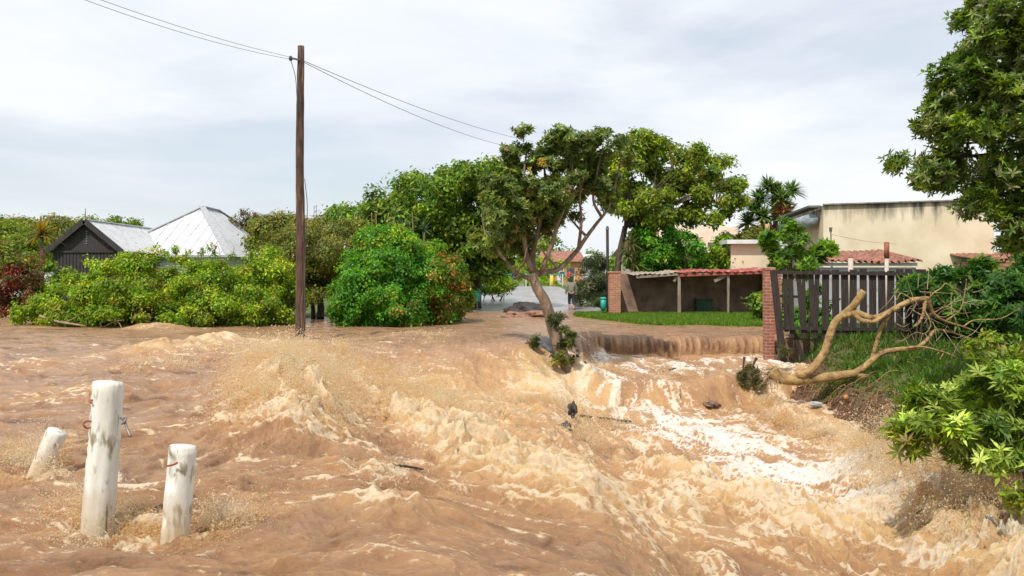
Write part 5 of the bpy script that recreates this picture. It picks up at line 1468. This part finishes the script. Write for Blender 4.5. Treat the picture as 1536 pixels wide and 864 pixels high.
# --- right-hand tree behind the shed
RE = [E(960,262,45,50,52,3.0),E(1005,240,46,44,30,3.0),E(1050,258,46,44,26,3.2),E(1095,262,45,30,20,2.4),E(975,312,44,30,30,2.2),E(1030,292,45,46,24,2.4),E(1085,300,46,34,20,2.2),E(940,290,44,30,48,2.2),E(1055,325,45,30,10,1.6),E(1112,285,45,12,14,1.4),E(1000,335,44.5,22,22,1.4),E(958,345,44.8,22,22,1.2)]
tree('leafy_tree', 'mid-green spreading tree behind the open shed, right of the leaning tree', 'tree', RE, P(926,440,44), P(938,340,44.5), 0.17, M_darkbark, 1150, 34, 0.22, 0.42, P_mid, nl=18, inner=0.30, vary=0.34, lump=0.36, bough=11, shell=0.4)
spiky('cordyline', 'spiky strap leaved plant against the dark trunk above the brick pillar', 'plant', [P(948,365,43), P(942,385,43), P(952,395,43)], 0.3, 40, 0.85, 0.05, [((0.14,0.17,0.05),2),((0.09,0.11,0.04),2),((0.2,0.17,0.08),1)], [P(948,420,43), P(948,390,43), P(948,367,43)], lowbias=-0.7)
bush('broad_leaf_bush', 'green bush piled over the roof of the open shed, yellower at its right end', 'bush', [E(990,374,44,38,32,1.6),E(1040,378,44,40,27,1.5),E(1085,383,44,36,23,1.5),E(1120,388,44,24,19,1.2),E(965,395,44,20,16,1.2),E(1050,405,44,90,14,1.0)], 1150, 32, 0.17, 0.30, P_bright, minz=1.2, inner=0.3,
     zone=[(lambda c: c[:,0] > P(1060,0,44).x, P_hedge, 0.75)])
bush('trailing_shrub', 'small olive shrub growing over the annex roof under the palm', 'bush', [E(1110,355,46,24,10,1),E(1135,352,46,26,8,1),E(1095,368,46,14,10,1)], 170, 24, 0.18, 0.26, P_olive, minz=1.2)
# feathery bush left of the pillar
bush('feathery_bush', 'dark feathery bush beside the road, left of the brick pillar', 'bush', [E(888,425,50,24,40,1.8),E(876,440,49,18,22,1.4),E(900,450,49,16,14,1.4),E(895,395,51,14,14,1.2)], 520, 32, 0.17, 0.34, [((0.05,0.075,0.03),3),((0.09,0.11,0.045),2),((0.03,0.05,0.02),2),((0.30,0.28,0.22),0.3)], minz=0.15, aspect=0.22)
# --- yucca palm
heads = [P(1152,282,47), P(1187,288,47.5), P(1165,292,47), P(1140,300,47), P(1132,318,47), P(1145,325,46.6), P(1172,300,46.6), P(1122,335,47)]
spiky('yucca_palm', 'yucca palm with several spiky heads above the annex roof', 'palm', heads, 0.9, 170, 0.92, 0.070, P_yucca, [P(1163,400,47), P(1164,350,47), P(1160,300,47)], skirt=(P(1166,332,46.8), (0.62,0.5,0.85)))
# --- papaya like tree behind fence
PE = [E(1188,362,27,34,22,.8),E(1215,375,27,30,18,.7),E(1165,385,27,22,20,.7),E(1200,395,27,36,16,.7),E(1188,345,27,14,10,.5)]
t = empty('papaya_tree', tuple(P(1190,500,27)), 'light green papaya-like tree rising behind the dark slat fence', 'tree')
limbs('trunk', [([P(1192,520,27),P(1188,450,27),P(1186,400,27),P(1190,352,27)],0.06,0.035),([P(1188,420,27),P(1202,400,27),P(1218,378,27)],0.035,0.015),([P(1187,410,27),P(1175,395,27),P(1165,385,27)],0.03,0.015),([P(1190,365,27),P(1225,382,26.8),P(1248,372,26.8)],0.02,0.008)], M_bark, t)
foliage('crown', PE, 230, 24, 0.20, 0.18, [((0.09,0.19,0.025),3),((0.13,0.25,0.03),3),((0.05,0.12,0.02),2)], parent=t, aspect=0.4, rosette=8)
bush('garden_plants', 'green garden plants seen through the gaps of the slat fence', 'plants', [E(1190,485,25,30,20,.6),E(1235,475,25,20,28,.5),E(1215,440,26,14,22,.5)], 170, 20, 0.13, 0.16, P_bright, minz=0.05)
bush('thicket', 'dark thicket filling the garden behind the vine-covered end of the fence', 'thicket', [E(1420,470,26,50,40,.9),E(1490,470,26,50,44,.9),E(1550,465,26,40,46,.9)], 330, 28, 0.19, 0.3, P_vine, minz=0.0)
bush('garden_hedge', 'dark hedge in the garden behind the left part of the fence', 'hedge', [E(1200,455,33,50,30,1.0),E(1160,450,34,30,25,1.0)], 260, 24, 0.17, 0.3, P_dark, minz=0.05)
# --- vines over right half of fence
VE = [E(1395,420,21,40,34,.7),E(1440,440,21,46,42,.9),E(1500,440,21,50,50,1.0),E(1420,480,21,34,34,.7),E(1480,500,21,60,34,.8),E(1545,410,21.5,50,46,1.0),E(1530,480,20.5,50,50,1.0),E(1375,405,21,22,20,.5),E(1600,450,21,60,80,1.2)]
bush('vine', 'dark broad-leaved vine swallowing the right half of the slat fence', 'vine', VE, 640, 40, 0.19, 0.22, P_vine, minz=0.0, aspect=0.34, rosette=7, stems=16, inner=0.35, shell=0.4)
# --- large tree overhanging from the right
OVD = 13.5
OV = [E(1510,60,OVD,50,60,1.5),E(1560,20,OVD,60,60,1.6),E(1465,140,OVD,52,50,1.3),E(1530,150,OVD,55,60,1.6),E(1430,210,OVD,52,38,1.2),E(1500,230,OVD,60,50,1.5),E(1390,235,OVD,32,26,.8),E(1560,230,OVD-.5,60,60,1.5),E(1470,275,OVD,36,18,.8),E(1440,300,OVD,18,14,.5),E(1530,290,OVD-.5,50,34,1.0),E(1520,345,OVD-.3,24,30,.5),E(1600,120,OVD,80,120,1.8),E(1490,15,OVD,26,40,.9),E(1400,262,OVD,20,14,.5),E(1620,300,OVD,60,80,1.2)]
t = empty('overhanging_tree', tuple(P(1800,560,OVD)), 'large dark-leaved tree overhanging from the right edge', 'tree')
ps = [([P(1830,640,OVD),P(1790,480,OVD),P(1740,330,OVD),P(1700,200,OVD)],0.28,0.2)]
for px, py in ((1390,240),(1430,300),(1470,140),(1510,30),(1560,60),(1520,350),(1440,215),(1540,260),(1480,280)):
    m_ = P(1650+random.uniform(-30,30), (py+260)/2, OVD); e = P(px, py, OVD+random.uniform(-.4,.4))
    ps.append(([P(1735,320,OVD), m_, m_.lerp(e,.55)+Vector((0,0,.12)), e], 0.09, 0.012))
    for q in range(3):
        e2 = P(px+random.uniform(-30,50), py+random.uniform(-30,40), OVD+random.uniform(-.8,.8)); s_ = m_.lerp(e, .45+.2*q)
        ps.append(([s_, s_.lerp(e2,.5)+Vector((0,0,.05)), e2], 0.03, 0.006))
limbs('trunk', ps, M_darkbark, t, 8)
foliage('crown', OV, 1500, 56, 0.105, 0.20, P_right, M_leafgloss, t, aspect=0.40, inner=0.35, rosette=6, vary=0.3, shell=0.45)

# --- near bush bottom right
NE = [E(1440,640,9.0,62,45,.45),E(1500,600,9.1,60,48,.5),E(1400,620,8.9,40,34,.35),E(1470,690,8.7,40,26,.35),E(1550,640,8.9,50,70,.6),E(1510,560,9.3,40,26,.4),E(1380,655,8.9,26,22,.3),E(1600,600,9.1,60,80,.6),E(1540,540,9.4,30,20,.4)]
t = empty('near_bush', tuple(P(1560,760,9.2)), 'light green bush with long finger-like leaves hanging over the right bank', 'bush')
ps = []
for e_ in NE:
    c = Vector(e_[0]); ps.append(([P(1640,760,9.6), P(1590,700,9.4).lerp(c,.3), c], 0.03, 0.008))
    for q in range(4):
        e2 = Vector(e_[0] + norm(rng.normal(size=3))*e_[1]*0.8); ps.append(([c.lerp(P(1590,700,9.4),.3), c.lerp(e2,.5), e2], 0.010, 0.004))
limbs('stem', ps, M_twig, t, 6)
foliage('foliage', NE, 520, 45, 0.125, 0.14, P_near, M_leaf, t, aspect=0.27, rosette=9, inner=0.4, up=0.6, shell=0.5, lump=0.22, bough=6, vary=0.35)
bush('bank_weeds', 'dark bramble at the lower right edge of the bank', 'weeds', [E(1530,715,8.2,26,30,.3),E(1500,520,12,30,20,.5)], 70, 24, 0.08, 0.1, P_mid, minz=-1.5, stems=4)

# --- uprooted tree on the bank
FT = 19.2
def FP(px, py, dd=0.0): return P(px, py, FT+dd)
t = empty('uprooted_tree', tuple(FP(1160,562)), 'smooth yellow-brown uprooted tree lying across the right bank', 'fallen tree')
paths = [
 ([FP(1157,556),FP(1168,566),FP(1190,570),FP(1222,568),FP(1255,564),FP(1285,560)],0.145,0.10),
 ([FP(1195,562,-.05),FP(1215,556,-.1),FP(1236,530,-.1),FP(1246,500,-.1),FP(1254,482,-.1),FP(1268,470,-.1),FP(1283,455,-.15),FP(1296,436,-.2)],0.10,0.085),
 ([FP(1262,474,-.12),FP(1285,470,-.15),FP(1306,477,-.2),FP(1325,473,-.2),FP(1348,460,-.2),FP(1370,450,-.2),FP(1394,448,-.2)],0.085,0.06),
 ([FP(1280,468,-.2),FP(1292,480,-.3),FP(1312,482,-.3),FP(1330,470,-.3)],0.06,0.045),
 ([FP(1282,560),FP(1300,548,-.05),FP(1322,530,-.1),FP(1350,524,-.1),FP(1375,522,-.1),FP(1392,508,0),FP(1404,495,.1),FP(1425,498,.2)],0.085,0.03),
 ([FP(1308,540,-.05),FP(1315,515,-.1),FP(1322,492,-.15),FP(1340,465,-.2)],0.055,0.04),
 ([FP(1282,562),FP(1305,566,-.1),FP(1335,572,-.1),FP(1362,580,-.2),FP(1385,588,-.2)],0.065,0.035),
 ([FP(1385,588,-.2),FP(1396,570,-.2),FP(1405,548,-.2),FP(1415,530,-.2)],0.025,0.010),
 ([FP(1388,450,-.2),FP(1385,470,-.2),FP(1378,485,-.2),FP(1370,490,-.2)],0.045,0.02),
 ([FP(1392,450,-.2),FP(1400,470,-.1),FP(1418,482,0),FP(1445,490,.1),FP(1470,500,.2)],0.05,0.014),
 ([FP(1394,449,-.2),FP(1400,440,-.3),FP(1412,432,-.3),FP(1420,425,-.3),FP(1436,440,-.3)],0.022,0.008),
 ([FP(1350,524,-.1),FP(1380,520,-.2),FP(1415,528,-.2),FP(1450,540,-.2),FP(1475,525,-.2)],0.03,0.009),
 ([FP(1418,482,0),FP(1440,465,0),FP(1447,440,0),FP(1450,418,0)],0.022,0.007),
 ([FP(1400,470,-.1),FP(1420,460,-.1),FP(1440,470,-.1),FP(1458,468,-.1)],0.018,0.006),
 ([FP(1370,450,-.2),FP(1352,440,-.2),FP(1346,448,-.2),FP(1338,455,-.2)],0.018,0.006),
 ([FP(1445,490,.1),FP(1462,480,.1),FP(1500,478,.1),FP(1530,462,.1)],0.018,0.006),
 ([FP(1425,498,.2),FP(1448,505,.2),FP(1470,512,.2)],0.02,0.006),
 ([FP(1385,462,-.2),FP(1396,485,-.3),FP(1388,500,-.3),FP(1375,498,-.3)],0.02,0.007),
]
paths = [(a_, b_*0.92, c_*0.85) for a_, b_, c_ in paths]
limbs('trunk', paths, M_palebark, t, 12, 0.075)
tw = []
for i in range(64):
    a = FP(random.uniform(1345,1470), random.uniform(430,545), random.uniform(-.5,.3)); d = Vector((random.uniform(-.5,.8), random.uniform(-.3,.3), random.uniform(-.5,.6))).normalized()*random.uniform(.25,.75)
    tw.append(([a, a+d*.5+Vector((0,0,random.uniform(-.1,.1))), a+d], 0.010, 0.003))
limbs('twig', tw, M_twig, t, 5, split=True)
# root plate and torn roots
rt = []
for i in range(60):
    a = FP(1158+random.uniform(-6,10), 560+random.uniform(-8,10)); d = Vector((random.uniform(-1,.3), random.uniform(-.6,.6), random.uniform(-.8,.3)))*random.uniform(.15,.45)
    rt.append(([a, a+d*.5, a+d+Vector((0,0,-.08))], 0.014, 0.003))
limbs('root', rt, M_twig, t, 5)

# loose roots and brush lying on the bank: nobody could count them
bm_ = MB()
for i in range(520):
    y = random.uniform(9.5, 21.5); 
    xs = np.linspace(5.2, 8.2, 40); 
    x = 5.75 + (0.3 if 14 < y < 19 else 0) + random.uniform(-0.1, 1.4)
    z = gz(x, y)
    if z < -1.1: continue
    d = Vector((random.uniform(-1,.6), random.uniform(-.8,.8), 0)).normalized()*random.uniform(.2,.7)
    p0 = Vector((x, y, z+0.02)); p1 = p0+d*.5; p1.z = gz(p1.x, p1.y)+random.uniform(.0,.14); p2 = p0+d; p2.z = gz(p2.x,p2.y)+random.uniform(-.05,.10)
    bm_.tube(spline([p0,p1,p2],4), random.uniform(0.004,0.013), 4)
tag(bm_.build('roots', mat('torn_root',(0.12,0.06,0.03),(0.34,0.18,0.09),scale=3), None, True), 'tangle of torn roots and sticks on the muddy right bank', 'roots', kind='stuff')
tag(blob('fruit', FP(1269, 596, -.8), (0.05,0.05,0.05), mat('dull_orange_skin',(0.35,0.15,0.03),(0.45,0.22,0.05)), 77, sub=3, amp=.2), 'small dull orange fruit lying on the bank below the fallen trunk', 'fruit')
bush('grass_tuft', 'grassy turf edge hanging over the cascade beside the slim brick pillar', 'grass tuft', [E(1135,560,20.8,14,18,.25),E(1118,570,20.9,9,14,.2),E(1180,530,21.2,10,12,.2)], 90, 26, 0.13, 0.08, [((0.07,0.085,0.03),2),((0.13,0.11,0.05),2),((0.04,0.07,0.02),1)], minz=-1.3, aspect=0.14, stems=3)

# --- grass blades (stuff)
def grass(name, x, y, h, w, pal, label, jitter=0.35):
    n = len(x)
    z = land_h(x, y)
    a = rng.random(n)*2*math.pi; s = np.stack([np.cos(a), np.sin(a), np.zeros(n)], 1)*w[:,None]
    tip = np.stack([x, y, z], 1) + np.stack([rng.normal(size=n)*jitter*h, rng.normal(size=n)*jitter*h, h], 1)
    b0 = np.stack([x, y, z-0.01], 1)
    V = np.stack([b0-s, b0+s, tip], 1).reshape(-1, 3)
    me = npmesh(name, V, np.arange(len(V)).reshape(-1, 3), False)
    C = palette_pick(pal, n)*np.exp(rng.normal(size=(n,1))*0.2)
    add_attr(me, 'col', np.repeat(C, 3, 0))
    tag(link(name, me, M_leaf), label, 'grass', kind='stuff')
P_lawn = [((0.09,0.21,0.012),3),((0.14,0.27,0.015),3),((0.07,0.15,0.012),2),((0.20,0.25,0.03),1.2),((0.20,0.16,0.07),0.5)]
n = 90000
x = rng.uniform(1.5, 11, n); y = rng.uniform(29.5, 41, n)
k = sd_poly(x, y, RIGHTLAND) + 0.35*fbm(x*1.5, y*1.5, 3, 231) - 0.25*rng.random(n) > 0.05
k &= fbm(x*0.8, y*0.8, 3, 240) > rng.uniform(-0.75, -0.15, n)
x, y = x[k], y[k]
grass('grass', x, y, rng.uniform(0.05, 0.13, len(x)), rng.uniform(0.012, 0.028, len(x)), P_lawn, 'bright green lawn strip in front of the open shed', 0.4)
n = 110000
x = rng.uniform(5.2, 14, n); y = rng.uniform(11, 30, n)
den = fbm(x*0.9, y*0.9, 3, 200)
k = (sd_poly(x, y, RIGHTLAND) > 0.55 + 0.5*(y < 19)) & (den + 0.15 + 0.35*sstep(6.5, 8.5, x) > rng.uniform(-0.05, 0.35, n)) & ~((y > 20.3) & (y < 22.4) & (x < 7.0))
x, y = x[k], y[k]
grass('grass', x, y, rng.uniform(0.05, 0.20, len(x)), rng.uniform(0.008, 0.02, len(x)), [((0.06,0.14,0.012),3),((0.10,0.21,0.018),3),((0.04,0.09,0.012),2),((0.16,0.17,0.04),0.7)], 'rough green grass on the bank under the fallen tree', 0.5)
# leaf litter and clods on the bank
x = rng.uniform(5.4, 9.5, 9000); y = rng.uniform(8, 22.5, 9000)
k = sd_poly(x, y, RIGHTLAND) > -0.1; x, y = x[k], y[k]; z = land_h(x, y)
n = len(x)
o = leaf_mesh('leaf_litter', np.stack([x,y,z+0.015],1), norm(np.stack([rng.normal(size=n)*.4, rng.normal(size=n)*.4, np.ones(n)],1)), norm(rng.normal(size=(n,3))*np.array([1,1,.3])), rng.uniform(.04,.10,n), rng.uniform(.03,.06,n), palette_pick([((0.20,0.11,0.05),3),((0.09,0.05,0.03),3),((0.32,0.22,0.10),1),((0.10,0.14,0.03),1)], n), M_leaf, None)
tag(o, 'brown leaf litter scattered over the muddy right bank', 'leaf litter', kind='stuff')
# floating scrap of weed by the notched post
bush('weed_scrap', 'scrap of green weed caught in the foam below the notched post', 'weed', [E(291,829,5.45,8,3,.04)], 10, 14, 0.03, 0.02, P_mid, stems=1, minz=-0.5)

# thin lattice mast far away
t = empty('lattice_mast', tuple(P(473,400,210)), 'tiny lattice mast on the skyline right of the pole', 'mast')
b = MB()
for sx in (-0.35, 0.35): b.bar(P(473,400,210)+Vector((sx,0,0)), P(473,308,210)+Vector((sx*.8,0,0)), 0.10, 0.10)
for k in range(14):
    z = P(473,400,210).z + k*1.0; b.bar(P(473,400,210)*1 + Vector((-.35,0,k*1.0)), P(473,400,210) + Vector((.35,0,k*1.0+.9)), 0.07, 0.07)
b.build('lattice', M_metal, t)

# sticks carried by the flood
for i, (px, py, ln, an, lb) in enumerate(((1010,548,0.8,0.3,'thin dark stick lodged across the upper pool of the cascade'),(905,545,1.1,-0.2,'long dark stick caught at the lip beside the leaning tree'),(612,702,0.3,0.6,'short twig riding the flood in mid stream'),(330,640,0.35,-0.4,'twig drifting on the smooth flood left of the spray'),(1380,806,0.3,0.2,'twig tumbling in the rapids near the lower right corner'))):
    z0 = (-0.4 if i == 0 else 0.0 if i == 1 else 0.05 if i in (2,3) else -1.0)
    x, y = G(px, py, z0)
    a = Vector((x-ln/2*math.cos(an), y-ln/2*math.sin(an), 0)); b_ = Vector((x+ln/2*math.cos(an), y+ln/2*math.sin(an), 0))
    a.z = wz(a.x, a.y)+0.01; b_.z = wz(b_.x, b_.y)+0.02; m_ = a.lerp(b_, .5); m_.z = max(m_.z, wz(m_.x, m_.y)+0.015)
    tag(MB().tube(spline([a, m_, b_], 5), 0.010 if ln < .5 else 0.022, 6, 0.25).build('stick', M_darkbark, None, True), lb, 'stick', 'sticks carried by the flood')
